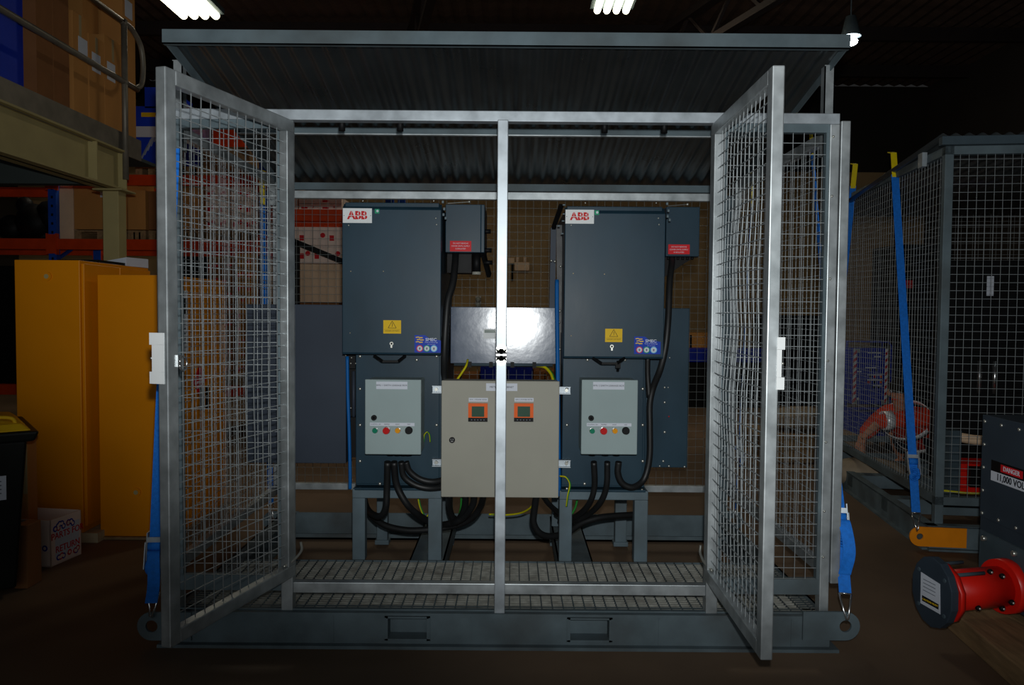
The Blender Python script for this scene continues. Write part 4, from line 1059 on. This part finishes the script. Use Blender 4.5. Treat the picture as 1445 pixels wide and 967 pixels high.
yA, yB2 = 1.42, 1.5
c1a, c1b = at(20, 367, yA), at(122, 752, yA)
ycab(c1a.x, c1b.x, yA, .9, at(70, 752, yA).z, at(70, 367, yA).z, 'taller yellow safety cabinet, the left one beside the wheelie bin', True)
c2a, c2b = at(137, 388, yB2), at(249, 757, yB2)
cb2 = ycab(c2a.x, c2b.x, yB2, .88, at(180, 757, yB2).z, at(180, 388, yB2).z, 'shorter yellow safety cabinet partly behind the open left mesh door', False)
zz = at(180, 757, yB2).z; xb = c2b.x
m = MB('label_white').box(xb, xb + .0015, yB2 + .03, yB2 + .2, zz + 1.15, zz + 1.55).m('navy').box(xb, xb + .002, yB2 + .0, yB2 + .07, zz + 1.35, zz + 1.5).m('black').box(xb + .0016, xb + .0022, yB2 + .11, yB2 + .19, zz + 1.4, zz + 1.5)
m.m('ink_grey')
for k in range(6): m.box(xb + .0016, xb + .002, yB2 + .05, yB2 + .18, zz + 1.18 + .03 * k, zz + 1.19 + .03 * k)
m.build('safety_notice', cb2)
m = MB('sticker_red'); c = V((xb + .001, yB2 + .38, zz + .95)); m.prism([(-.11, 0), (0, -.11), (.11, 0), (0, .11)], c, (0, 1, 0), (0, 0, 1), (.001, 0, 0))
m.m('label_white').text('FLAMMABLE', .03, c + V((.0015, 0, -.01)), (0, 1, 0), (0, 0, 1)).text('LIQUID', .03, c + V((.0015, 0, -.04)), (0, 1, 0), (0, 0, 1)); m.build('hazard_diamond', cb2)
# plinths
z1 = at(70, 752, yA).z; z2 = at(180, 757, yB2).z
g = 'timber blocks under the yellow cabinets'
tag(MB('timber_pale').box(c1b.x - .12, c1b.x + .07, yA + .0, yA + .8, 0, z1 - .001).build('timber_block'), 'pale timber block under the right edge of the taller yellow cabinet', 'timber', g)
tag(MB('timber_pale').box(c1a.x, c1a.x + .1, yA + .0, yA + .8, 0, z1 - .001).build('timber_block'), 'timber block under the left edge of the taller yellow cabinet', 'timber', g)
mb = MB('timber').box(c2a.x, c2b.x, yB2 - .01, yB2 + .09, 0, z2 * .45).box(c2a.x, c2b.x, yB2 - .02, yB2 + .86, z2 * .5, z2 - .001).box(c2a.x, c2b.x, yB2 + .75, yB2 + .86, 0, z2 * .5)
tag(mb.build('timber_pallet'), 'low timber pallet under the shorter yellow cabinet', 'pallet')
# papers on top
tz1 = at(70, 367, yA).z
tz2 = at(180, 388, yB2).z
pp = MB('label_white').box(c1b.x - .05, c1b.x + .0 - .0, yA + .45, yA + .8, tz1, tz1 + .012)
tag(MB('black').box(c1b.x - .3, c1b.x - .04, yA + .25, yA + .65, tz1 + .001, tz1 + .02).build('dark_folder'), 'dark folder lying on top of the taller yellow cabinet', 'folder')
pb = at(210, 372, yA + .75)
tag(MB('label_white').add([(c1b.x - .26, yA + .68, tz1 + .001), (c1b.x - .03, yA + .6, tz1 + .001), (c1b.x - .01, yA + .88, tz1 + .001), (c1b.x - .25, yA + .88, tz1 + .001), (c1b.x - .26, yA + .68, tz1 + .03), (c1b.x - .03, yA + .6, tz1 + .06), (c1b.x - .01, yA + .88, tz1 + .065), (c1b.x - .25, yA + .88, tz1 + .03)], [(3, 2, 1, 0), (4, 5, 6, 7), (0, 1, 5, 4), (1, 2, 6, 5), (2, 3, 7, 6), (3, 0, 4, 7)]).build('paper_stack'), 'white papers lying on top of the taller yellow cabinet', 'papers')
# ================================================================== WHEELIE BIN & BOXES
bc = atz(24, 842, 0)                     # right-hand bottom corner of the visible side
bang = R(38)
bin_ = thing('wheelie_bin', 'black wheelie bin with a yellow lid at the left edge', 'bin', bc, bang, world=False)
# local frame: x runs along the visible side (negative = nearer the camera), +y away from it
zt3 = at(40, 622, bc.y).z
def frustum(mb, cx, cy, w0, d0, w1, d1, za, zb):
    vs = [(cx + sx * w / 2, cy + sy * d / 2, z) for w, d, z in ((w0, d0, za), (w1, d1, zb)) for sx, sy in ((-1, -1), (1, -1), (1, 1), (-1, 1))]
    mb.add(vs, [(3, 2, 1, 0), (4, 5, 6, 7), (0, 1, 5, 4), (1, 2, 6, 5), (2, 3, 7, 6), (3, 0, 4, 7)]); return mb
bx_, by_ = -.24, .25
mb = MB('bin_black'); frustum(mb, bx_, by_, .48, .48, .58, .6, .04, zt3); frustum(mb, bx_, by_, .64, .66, .68, .68, zt3, zt3 + .05)
mb.build('body', bin_, .012)
frustum(frustum(MB('bin_yellow'), bx_, by_, .62, .64, .54, .56, zt3 + .052, zt3 + .085), bx_, by_, .54, .56, .3, .36, zt3 + .085, zt3 + .105).build('lid', bin_, .01)
MB('bin_yellow').tube(smooth_path([(bx_ + .05, .0, zt3 + .07), (bx_ + .07, .0, zt3 + .115), (bx_ + .22, .0, zt3 + .115), (bx_ + .25, .0, zt3 + .07)]), .009, 8).build('lid_handle', bin_)
for q in (.04, .4): MB('black').cyl((-.4, by_ - .22 + q, .09), (-.4, by_ - .18 + q, .09), .09, 20).build('wheel', bin_)
def ky(z): return by_ - (.48 + .12 * (z - .04) / (zt3 - .04)) / 2 - .003
def binlab(m_, z0, z1, xa, xb, nm, lab=None):
    mb = MB(m_).add([(xa, ky(z0), z0), (xb, ky(z0), z0), (xb, ky(z1), z1), (xa, ky(z1), z1)] + [(xa, ky(z0) + .002, z0), (xb, ky(z0) + .002, z0), (xb, ky(z1) + .002, z1), (xa, ky(z1) + .002, z1)], [(0, 1, 2, 3), (7, 6, 5, 4), (0, 4, 5, 1), (1, 5, 6, 2), (2, 6, 7, 3), (3, 7, 4, 0)])
    if m_ == 'label_white':
        zm = (z0 + z1) / 2 - .02
        mb.m('sticker_red').disc((xb - .16, ky(zm), zm), (0, -1, 0), .03, .003, 14).m('label_white').disc((xb - .16, ky(zm) - .003, zm), (0, -1, 0), .014, .001, 10)
        mb.m('ink_grey')
        for q in range(4): mb.box(xb - .11, xb - .02, ky(z1 - .03 - .02 * q) - .001, ky(z1 - .03 - .02 * q) + .002, z1 - .03 - .02 * q, z1 - .024 - .02 * q)
    o_ = mb.build(nm, bin_); return o_
z0l, z1l = at(15, 702, bc.y).z, at(15, 668, bc.y).z
binlab('label_white', z0l, z1l, -.3, -.04, 'paper_label')
binlab('sticker_red', at(15, 655, bc.y).z, at(15, 642, bc.y).z, -.2, -.1, 'red_sticker')
# boxes beside the bin
def carton(px0, px1, pyb, pyt, Y, d, m, lbl, name='cardboard_box', rz=0, z=None, grp='cardboard boxes on the floor by the bin', tapem=True, cat='box'):
    a_ = at(px0, pyb, Y); b_ = at(px1, pyt, Y)
    z0_ = a_.z if z is None else z
    w = b_.x - a_.x; h_ = b_.z - z0_
    t = MB(m); t.M = Matrix.Translation(((a_.x + b_.x) / 2, Y + d / 2, z0_)) @ Matrix.Rotation(rz, 4, 'Z')
    t.box(-w / 2, w / 2, -d / 2, d / 2, 0, h_)
    if tapem: t.m('tape').box(-.025, .025, -d / 2 - .001, d / 2 + .001, -.0005 + h_ * .55, h_ + .001)
    o_ = t.build(name, None, .004)
    return tag(o_, lbl, cat, grp), t
Y1 = atz(40, 800, 0).y
carton(27, 38, 742, 617, 1.02, .09, 'card', 'tall narrow brown carton standing between the bin and the white patterned box', z=0)
carton(20, 38, 818, 742, .62, .12, 'card_dark', 'low brown box on the floor between the wheelie bin and the white patterned box', z=0, tapem=False)
# parts-for-return box
q0, q1 = atz(72, 801, 0), atz(115, 782, 0)
dv = (q1 - q0).normalized(); nv = V((-dv.y, dv.x, 0)); nv = nv if nv.x < 0 else -nv
h_ = at(72, 735, q0.y).z
t = thing('returns_box', 'open white box printed with red and blue rings and the words PARTS FOR RETURN', 'box', q0)
Lb = (q1 - q0).length; th = .006
M = Matrix(((dv.x, nv.x, 0, q0.x), (dv.y, nv.y, 0, q0.y), (0, 0, 1, 0), (0, 0, 0, 1)))
mb = MB('carton_white'); mb.M = M; wd = .34
mb.box(0, Lb, 0, wd, .0, .006).box(0, Lb, 0, th, 0, h_).box(0, Lb, wd - th, wd, 0, h_).box(0, th, 0, wd, 0, h_).box(Lb - th, Lb, 0, wd, 0, h_)
rnd = random.Random(3)
for k in range(46):
    u_ = rnd.uniform(.03, Lb - .03); v_ = rnd.uniform(.03, h_ - .03)
    if Lb * .14 < u_ < Lb * .93 and .05 < v_ < h_ - .06: continue
    mb.m(rnd.choice(('sticker_red', 'navy', 'sticker_red'))); mb.cyl((u_, -.0016, v_), (u_, 0, v_), .017, 14); mb.m('carton_white').cyl((u_, -.0024, v_), (u_, -.0014, v_), .009, 12)
for k in range(12):
    u_ = rnd.uniform(.03, wd - .03); v_ = rnd.uniform(.03, h_ - .03)
    mb.m(rnd.choice(('sticker_red', 'sticker_red', 'navy'))); mb.cyl((-.0016, u_, v_), (0, u_, v_), .017, 14); mb.m('carton_white').cyl((-.0024, u_, v_), (-.0014, u_, v_), .009, 12)
    u2 = rnd.uniform(.05, Lb - .05); mb.m('sticker_red' if k % 2 else 'navy').cyl((u2, wd - th - .0016, v_), (u2, wd - th, v_), .017, 14); mb.m('carton_white').cyl((u2, wd - th - .0024, v_), (u2, wd - th - .001, v_), .009, 12)
mb.build('carton', t)
mb = MB('label_white'); mb.M = M; mb.box(Lb * .14, Lb * .93, -.0015, -.0003, .045, h_ - .05)
mb.m('sticker_red').text('PARTS FOR', .052, (Lb * .54, -.0018, h_ * .62), (1, 0, 0), (0, 0, 1), .01).text('RETURN', .052, (Lb * .54, -.0018, h_ * .32), (1, 0, 0), (0, 0, 1), .01)
tag(mb.build('paper_notice', t), 'white sheet reading PARTS FOR RETURN', None)

# ================================================================== MEZZANINE
YE = 3.65                            # far end of the visible edge
ce = at(166, 275, YE); XM = ce.x
zI0 = at(166, 270, YE).z; zI1 = at(170, 214, YE).z
mz = thing('mezzanine', 'mezzanine floor edge with beige steel beam, column and handrail in the upper left corner', 'mezzanine', (XM, YE, 0))
hI = zI1 - zI0; y0 = -3.0
mb = MB('beam_beige').box(XM - .012, XM + .012, y0, YE, zI0, zI1).box(XM - .09, XM + .09, y0, YE, zI0, zI0 + .016).box(XM - .09, XM + .09, y0, YE, zI1 - .016, zI1)
for y in (YE - .012, YE - .5): mb.box(XM - .085, XM + .085, y, y + .012, zI0, zI1)
mb.build('edge_beam', mz)
c0, c1 = at(155, 320, YE).x, at(177, 320, YE).x
MB('beam_beige').box(c0, c1, YE - .12, YE + .02, 0, zI0 - .015).box(c0 - .06, c1 + .06, YE - .18, YE + .08, zI0 - .015, zI0).build('column', mz, .005)
zD = zI1 + .03
MB('soffit').box(XL + .1, XM - .0, y0, YE + .75, zI1, zD).box(XL + .1, XM - .2, YE - .02, YE + .1, zI0 + .06, zI1).box(XL + .1, XM - .2, .2, YE - .1, zI1 - .09, zI1).build('deck', mz)
zTb0 = zD; zTb1 = zD + .14
MB('rail_galv').box(XM + .04, XM + .05, y0, YE + .35, zI1 - .02, zTb1).build('toe_board', mz)
ym = at(180, 120, YE)
rz1, rz2 = at(178, 117, YE).z, at(183, 33, YE).z
rl = MB('rail_galv'); xr = XM + .085
rl.tube([(xr, y0, rz1), (xr, YE - .05, rz1)] + [(xr, YE + .22 + .0, rz1)], .024, 10)
rl.tube([(xr, y0, rz2), (xr, YE - .05, rz2)], .024, 10)
rl.tube(smooth_path([(xr, YE - .08, rz2), (xr, YE + .12, rz2 - .01), (xr, YE + .28, rz2 - .1), (xr, YE + .33, (rz1 + rz2) / 2), (xr, YE + .3, rz1 + .08), (xr, YE + .18, rz1)]), .024, 10)
for y in (YE - .02, YE - 1.9, YE - 3.8, YE - 5.6):
    rl.cyl((xr, y, zI1 - .25), (xr, y, rz2), .026, 12)
    for zz in (rz1, rz2): rl.sph((xr, y, zz), .035, 10)
rl.build('handrail', mz)
# stock on the mezzanine: boxes standing along the rail, each at its real distance
def mcarton(pxa, pxb, m, lbl, h_, dx=.0, depth=.55, name='tall_carton', lab=None, grp='tall cartons on the mezzanine', cat='carton'):
    xr_ = XM - .1 - dx
    def yat(px): d = ray(px, 150); t_ = (xr_ - CAM.x) / d.x; return (CAM + d * t_).y
    ya, yb_ = yat(pxa), yat(pxb)
    mb = MB(m).box(xr_ - depth, xr_, ya + .005, yb_ - .005, zD + .001, zD + h_)
    mb.m('tape').box(xr_ - .0, xr_ + .001, (ya + yb_) / 2 - .02, (ya + yb_) / 2 + .02, zD + h_ * .8, zD + h_)
    if lab:
        mb.m('label_white')
        for (u, v) in lab: mb.box(xr_, xr_ + .002, ya + (yb_ - ya) * u, ya + (yb_ - ya) * u + .14, zD + v, zD + v + .16)
    return tag(mb.build(name, None, .006), lbl, cat, grp)
mcarton(-60, 36, 'blue_box', 'large dark blue box on the mezzanine behind the handrail', 1.25, .1, .8, 'blue_crate', None, None, 'crate')
mcarton(52, 76, 'card_dark', 'brown carton right of the blue box on the mezzanine', 1.75)
mcarton(76, 99, 'card_dark', 'brown carton second from the blue box on the mezzanine', 1.75, .0)
mcarton(104, 125, 'card', 'short brown carton with a label, lower of two at mid mezzanine', 1.02, 0, .2, lab=[(.35, .68)])
mcarton(118, 141, 'card', 'tall brown carton in front of the last rail post on the mezzanine', 1.9, .22, .5, lab=[(.1, .6), (.7, 1.55)])
mcarton(126, 148, 'card', 'short brown carton with a pale label beside the last rail post', .92, 0, .2, lab=[(.2, .62)])
mcarton(148, 172, 'card', 'brown carton just left of the last rail post on the mezzanine', 1.0, .0, .2, lab=[(.15, .62)])
mcarton(144, 168, 'card', 'tall brown carton behind the rail end on the mezzanine', 1.95, .25, .5, lab=[(.5, 1.5)])
mcarton(174, 192, 'card', 'last brown carton at the end of the mezzanine', 1.7, .0, .2, lab=[(.2, 1.3)])

# ================================================================== PALLET RACKING
YK = 5.6
xu = [at(-120, 400, YK).x, at(75, 400, YK).x, at(372, 400, YK).x]
zk = [at(75, 352, YK).z, at(200, 262, YK).z]
rk = thing('pallet_rack', 'pallet racking with blue uprights and orange beams behind the yellow cabinets', 'rack', (xu[1], YK + .5, 0))
for x in xu:
    for y in (YK, YK + .95):
        u = MB('rack_blue').box(x - .045, x + .045, y, y + .07, 0, 4.4).m('black')
        if y == YK:
            for k in range(40): u.box(x - .012, x + .012, y - .001, y, .2 + .1 * k, .23 + .1 * k)
        u.build('upright', rk)
    b_ = MB('rack_blue')
    for k in range(5): b_.bar((x, YK + .06, .4 + .8 * k), (x, YK + .9, .8 + .8 * k + .2 * (k % 2)), .03, .03)
    b_.build('brace', rk)
for i in range(2):
    for z in zk + [.45]:
        for y in (YK - .02, YK + .97):
            b_ = MB('rack_orange').box(xu[i] + .045, xu[i + 1] - .045, y, y + .05, z, z + .12)
            b_.box(xu[i] + .045, xu[i] + .06, y - .01, y + .05, z - .06, z + .18).box(xu[i + 1] - .06, xu[i + 1] - .045, y - .01, y + .05, z - .06, z + .18)
            b_.box(xu[i + 1] - .05, xu[i + 1] + .05, y - .012, y - .002, z - .05, z + .17) if y < YK + .5 else None
            b_.build('beam', rk)
xv = [xu[2], at(500, 400, YK).x + .4]
zk2 = at(450, 312, YK).z
rk2 = thing('pallet_rack', 'second bay of racking whose orange beam shows left of the left starter cabinet', 'rack', ((xv[0] + xv[1]) / 2, YK + .5, 0))
for y in (YK - .02, YK + .97): MB('rack_orange').box(xv[0] + .05, xv[1] - .045, y, y + .05, zk2, zk2 + .13).build('beam', rk2)
for y in (YK, YK + .95): MB('rack_blue').box(xv[1] - .045, xv[1] + .045, y, y + .07, 0, 4.4).build('upright', rk2)
# stock
def stock(px0, px1, pyt, zbase, m, lbl, name='cardboard_box', d=.7, y=YK + .08, marks=None, grp='boxes on the racking', cat='box', pal=True, wrap=None):
    a_ = at(px0, pyt, y); b_ = at(px1, pyt, y); zt__ = a_.z
    pz = .12 if pal else 0
    if pal:
        p_ = MB('timber')
        for q in (0, .45, .9): p_.box(a_.x + (b_.x - a_.x - .08) * q / .9, a_.x + (b_.x - a_.x - .08) * q / .9 + .08, y, y + d, zbase + .001, zbase + .09)
        for q in range(4): p_.box(a_.x, b_.x, y + (d - .1) * q / 3, y + (d - .1) * q / 3 + .1, zbase + .09, zbase + .11)
        tag(p_.build('timber_pallet'), 'pallet under ' + lbl, 'pallet', 'pallets on the racking')
    mb = MB(m).box(a_.x, b_.x, y, y + d, zbase + pz, zt__)
    W_, H_ = b_.x - a_.x, zt__ - zbase - pz
    if marks == 'carton':
        rr = random.Random(int(px0)); nx = max(2, int(W_ / .17)); nz = max(2, int(H_ / .15))
        for i in range(nx):
            for j in range(nz):
                xx = a_.x + W_ * (i + .1) / nx; zz_ = zbase + pz + H_ * (j + .15) / nz; w_, h__ = W_ / nx, H_ / nz
                mb.m('ink').box(a_.x + W_ * i / nx - .002, a_.x + W_ * i / nx + .002, y - .001, y, zbase + pz, zt__) if j == 0 and i else None
                mb.m('sticker_red')
                if rr.random() < .7: mb.box(xx, xx + w_ * .3, y - .001, y, zz_ + h__ * .1, zz_ + h__ * .4)
                if rr.random() < .6: mb.disc((xx + w_ * .55, y, zz_ + h__ * .4), (0, -1, 0), min(w_, h__) * .17, .001, 12)
                mb.m('ink').box(a_.x, b_.x, y - .001, y, zbase + pz + H_ * j / nz - .002, zbase + pz + H_ * j / nz + .002) if j and i == 0 else None
    if marks == 'label': mb.m('label_white').box(a_.x + W_ * .5, a_.x + W_ * .75, y - .001, y, zt__ - H_ * .4, zt__ - H_ * .1)
    if marks == 'wrap':
        mb.m('label_white').box(a_.x + W_ * .0, b_.x, y - .012, y - .002, zbase + pz + H_ * .48, zbase + pz + H_ * .66).m('sticker_yellow').box(a_.x + W_ * .2, a_.x + W_ * .65, y - .003, y - .001, zt__ - .12, zt__ - .07)
        for k in range(7): mb.m('film').bar((a_.x + W_ * (.1 + .1 * k), y - .006, zbase + pz + .02 + .05 * k), (a_.x + W_ * (.4 + .1 * k), y - .006, zbase + pz + H_ * .35 + .07 * k), .012, .003, (0, 1, 0))
    return tag(mb.build(name, None, .005), lbl, cat, grp)
B1, B2 = zk[0] + .12, zk[1] + .12
stock(104, 178, 248, B1, 'card', 'brown carton on the middle rack level left of the beige column', marks='label')
stock(180, 205, 268, B1, 'card', 'narrow brown carton on the middle rack level right of the beige column')
stock(209, 248, 270, B1, 'card_dark', 'brown carton on the middle rack level beside the cage door stile')
mb = MB('black')
m_ = at(50, 330, YK + .3)
for (dx, dz, r_) in ((0, .22, .22), (-.28, .15, .16), (.18, .3, .18), (-.12, .42, .1)): mb.sph((m_.x + dx, m_.y, B1 + dz), r_, 12, (1, .8, 1))
mb.cyl((m_.x - .3, m_.y, B1 + .06), (m_.x + .3, m_.y, B1 + .06), .06, 10)
tag(mb.build('engine_part'), 'black bulky machine part on the rack under the mezzanine', 'machine')
stock(80, 103, 262, B1, 'card_lt', 'pale banded stack of boards behind the blue rack upright', pal=False)
stock(190, 236, 150, B2, 'blue_box', 'blue box in plastic film on the top rack level', name='wrapped_box', marks='wrap')
stock(204, 236, 123, at(200, 150, YK).z + .001, 'blue_box', 'small blue box stacked on the film-wrapped blue box', pal=False, marks='label')
stock(247, 262, 145, B2, 'film', 'film-wrapped grey box on the top rack level behind the mesh door', name='wrapped_box')
stock(262, 282, 190, B2, 'navy', 'dark blue box on the top rack level behind the mesh door')
o_ = MB('orange_tub'); a_ = at(299, 212, YK + .3); b_ = at(350, 178, YK + .3)
W_ = b_.x - a_.x; H_ = b_.z - a_.z
o_.prism([(0, H_ * .25), (W_ * .2, 0), (W_, 0), (W_ * .92, H_ * .2), (W_ * .6, H_), (0, H_)], (a_.x, YK + .3, a_.z), (1, 0, 0), (0, 0, 1), (0, .35, 0))
tag(o_.build('orange_hood', None, .01), 'bright orange wedge-shaped hood on the top rack level', 'machine cover')
tag(MB('timber').box(a_.x - .3, b_.x + .08, YK + .1, YK + .8, B2 + .001, a_.z - .001).build('timber_crate'), 'flat timber crate under the orange hood', 'crate')
stock(318, 366, 205, B2, 'black', 'dark box beside the orange hood on the top rack level', y=YK + .5, d=.3, pal=False)
stock(252, 287, 265, B1, 'card', 'brown carton seen through the upper left of the mesh door')
stock(290, 322, 262, B1, 'carton_white', 'white carton with red print seen through the mesh door, left of two', marks='carton')
stock(326, 364, 262, B1, 'carton_white', 'white carton with red print seen through the mesh door, right of two', marks='carton')
z0_ = .57
stock(252, 290, 362, z0_, 'black', 'black crate on the lowest rack level above the yellow cabinet', pal=False)
stock(292, 330, 365, z0_, 'card_dark', 'brown box on the lowest rack level behind the mesh door', marks='carton')
stock(333, 362, 358, z0_, 'card', 'light brown box on the lowest rack level behind the mesh door', marks='carton')
stock(-20, 26, 375, z0_, 'black', 'black tub on the lowest rack level left of the yellow cabinet', pal=False)
stock(376, 420, 262, zk2 + .13, 'carton_white', 'white carton with red print on the second bay beside the blue upright', marks='carton', pal=False)
stock(422, 482, 278, zk2 + .13, 'carton_white', 'white carton with red print just left of the left starter cabinet', marks='carton', pal=False)
zz1 = at(450, 372, YK).z
stock(376, 478, 427, 0, 'card_dark', 'large brown carton on the floor under the second rack bay', d=.8, pal=False)
stock(376, 488, 372, at(450, 427, YK + .08).z + .001, 'card_lt', 'plain beige carton stack left of the left starter cabinet', pal=False)
stock(378, 484, 320, at(450, 372, YK + .08).z + .001, 'carton_white', 'white cartons with red print under the orange beam of the second bay', marks='carton', pal=False)
a_, b_ = at(413, 340, YK - .3), at(500, 376, YK - .3)
tag(MB('black').bar(a_, b_, .05, .06).bar(b_ + V((-.05, 0, 0)), V((b_.x - .05, b_.y, 0)), .05, .05).bar(a_ + V((.05, 0, 0)), V((a_.x + .05, a_.y, 0)), .05, .05).build('sloping_rail'), 'black sloping rail in front of the beige carton stack', 'rail')
# ================================================================== THINGS NEAR THE BACK WALL
def back(px0, px1, pyt, Y, m, lbl, name, cat, d=.6, z0=0., marks=None):
    a_ = at(px0, pyt, Y); b_ = at(px1, pyt, Y)
    mb = MB(m).box(a_.x, b_.x, Y, Y + d, z0, a_.z)
    W_ = b_.x - a_.x; H_ = a_.z - z0
    mb.m('black').box(a_.x + .02, b_.x - .02, Y - .004, Y, z0 + H_ * .45, z0 + H_ * .48).box(a_.x + W_ * .48, a_.x + W_ * .52, Y - .004, Y, z0 + .03, a_.z - .03)
    if marks: mb.m('label_white').box(a_.x + W_ * .15, a_.x + W_ * .35, Y - .006, Y, a_.z - H_ * .3, a_.z - H_ * .12).m('sticker_red').box(a_.x + W_ * .6, a_.x + W_ * .75, Y - .006, Y, a_.z - H_ * .35, a_.z - H_ * .15)
    return tag(mb.build(name, None, .01), lbl, cat, 'crates and machines near the back wall')
back(625, 676, 528, 8.2, 'card_dark', 'brown crate near the back wall, seen under the glossy enclosure left of the mullion', 'storage_crate', 'crate')
back(678, 752, 518, 8.3, 'navy', 'navy blue crate near the back wall, seen under the glossy enclosure', 'storage_crate', 'crate')
back(753, 785, 524, 8.25, 'card_dark', 'brown crate near the back wall beside the navy crate', 'storage_crate', 'crate')
back(960, 1075, 512, 8.6, 'black', 'black crate near the back wall behind the right door post', 'storage_crate', 'crate')
p_ = at(1020, 500, 8.7)
tag(MB('navy').box(X(955, 8.7), X(1090, 8.7), 8.62, 9.2, at(1020, 512, 8.6).z + .002, at(1020, 493, 8.7).z).build('storage_crate', None, .01), 'navy blue crate on top of the black crate near the back wall', 'crate', 'crates and machines near the back wall')
back(1090, 1180, 445, 8.9, 'black', 'tall black machine behind the right fixed panel of the open cage', 'dark_machine', 'machine', d=1.0)
back(940, 1010, 470, 9.4, 'card', 'orange-brown carton behind the navy crate near the back wall', 'cardboard_box', 'box')
tag(MB('sticker_red').cyl((0, 0, .02), (0, 0, .5), .1, 14, .03).m('label_white').cyl((0, 0, .2), (0, 0, .32), .085, 14, .06).m('black').box(-.15, .15, -.15, .15, 0, .02).build('traffic_cone'), 'small red and white cone on the navy crate under the glossy enclosure', 'cone').location = (X(741, 8.5), 8.5, at(715, 518, 8.3).z + .001)
# wall services
a_, b_ = at(726, 370, YB - .1), at(747, 382, YB - .1)
t = thing('wall_junction_box', 'beige junction box with short conduits on the back wall, just right of the mullion', 'junction box', ((a_.x + b_.x) / 2, YB - .05, b_.z))
MB('card_lt').box(a_.x, b_.x, YB - .1, YB, b_.z, a_.z).build('housing', t, .01)
m = MB('card_lt').box(a_.x - .12, a_.x - .0, YB - .07, YB, a_.z - .02, a_.z + .08)
for q in (.2, .7): m.cyl((a_.x + (b_.x - a_.x) * q, YB - .05, a_.z), (a_.x + (b_.x - a_.x) * q, YB - .05, a_.z + .1), .035, 10)
m.m('black').cyl((a_.x - .04, YB - .04, b_.z - .2), (a_.x - .04, YB - .04, a_.z), .02, 8)
m.build('conduits', t)
c_ = at(675, 423, YB - .08)
tag(MB('label_white').box(c_.x - .05, c_.x + .05, YB - .1, YB, c_.z - .12, c_.z + .06).m('porcelain').sph((c_.x, YB - .12, c_.z + .0), .06, 10).sph((c_.x, YB - .12, c_.z - .1), .06, 10).build('wall_light_fitting'), 'small pale fitting on the back wall above the glossy enclosure', 'fitting')

# ================================================================== CEILING LIGHTS
def hibay(px0, px1, pyb, z, lbl):
    a_ = atz(px0, pyb, z); b_ = atz(px1, pyb, z)
    w = b_.x - a_.x; L_ = 1.3
    t = thing('ceiling_light', lbl, 'light', ((a_.x + b_.x) / 2, a_.y - L_ / 2, z), group='lit ceiling lights')
    MB('galv_dull').box(a_.x - .03, b_.x + .03, a_.y - L_, a_.y + .03, z + .03, z + .1).build('housing', t)
    tu = MB('tube_light')
    for k in range(4): xx = a_.x + w * (k + .5) / 4; tu.cyl((xx, a_.y - L_ + .03, z), (xx, a_.y - .0, z), w * .09, 12)
    tu.build('lamp_tubes', t)
    MB('galv_dull').cyl((a_.x + w / 2, a_.y - L_ * .5, z + .1), (a_.x + w / 2, a_.y - L_ * .5, ZC), .015, 8).build('hanger', t)
    li = bpy.data.lights.new('lamp', 'AREA'); li.shape = 'RECTANGLE'; li.size = w; li.size_y = L_; li.energy = 26; li.color = (1, .9, .7)
    lo_ = bpy.data.objects.new('lamp_glow', li); lo_.location = ((a_.x + b_.x) / 2, a_.y - L_ / 2, z - .08); C.objects.link(lo_)
hibay(252, 312, 22, 5.35, 'lit four-tube ceiling light above the left end of the cage roof')
hibay(836, 890, 15, 5.35, 'lit four-tube ceiling light above the middle of the cage roof')
c_ = at(1200, 59, 6.2)
t = thing('pendant_lamp', 'glowing round lamp just beyond the right front corner of the cage roof', 'light', c_)
MB('lamp_glow').sph(c_, .085, 14, (1, 1, .55)).build('bulb', t)
MB('galv_dull').tube([c_ + V((0, 0, .06)), c_ + V((0, 0, .12)), c_ + V((0, 0, .3))], [.12, .1, .06], 16).cyl(c_ + V((0, 0, .3)), V((c_.x, c_.y, ZC)), .008, 6).build('shade', t)

# ================================================================== LIGHT, CAMERA
def spot(name, loc, target, e, ang, blend, rad, col=(1, 1, 1)):
    l = bpy.data.lights.new(name, 'SPOT'); l.energy = e; l.spot_size = R(ang); l.spot_blend = blend; l.shadow_soft_size = rad; l.color = col
    o_ = bpy.data.objects.new(name, l); o_.location = loc; d = V(target) - V(loc)
    o_.rotation_euler = d.to_track_quat('-Z', 'Y').to_euler(); C.objects.link(o_); return o_
fl = spot('camera_flash', (.02, -3.36, 1.57), (.45, 1.0, 2.14), 275, 76, .75, .02, (.97, 1, 1))
fl.scale = (1.6, 1, 1); fl.rotation_euler.rotate_axis('Z', R(-11))
w = bpy.data.worlds.new('world'); sc.world = w; w.use_nodes = True
w.node_tree.nodes['Background'].inputs[0].default_value = (.013, .013, .013, 1); w.node_tree.nodes['Background'].inputs[1].default_value = 1
# area lamp added behind the camera as weak ambient fill, no real source
l = bpy.data.lights.new('ambient_fill', 'AREA'); l.shape = 'RECTANGLE'; l.size = 8; l.size_y = 3.5; l.energy = 45; l.color = (.9, .97, 1)
o_ = bpy.data.objects.new('ambient_fill', l); o_.location = (0, YF + .1, 2.2); o_.rotation_euler = (R(90), 0, 0); C.objects.link(o_)

cam = bpy.data.cameras.new('camera'); cam.sensor_width = 36; cam.lens = FPX / 1445 * 36; cam.clip_start = .02
co = bpy.data.objects.new('camera', cam); C.objects.link(co)
Mx = Matrix(((Rt.x, Up.x, -Fw.x), (Rt.y, Up.y, -Fw.y), (Rt.z, Up.z, -Fw.z)))
co.matrix_world = Matrix.Translation(CAM) @ Mx.to_4x4()
sc.camera = co
sc.view_settings.view_transform = 'Standard'; sc.view_settings.look = 'None'; sc.view_settings.gamma = 1; sc.view_settings.use_curve_mapping = False
sc.view_settings.exposure = 0
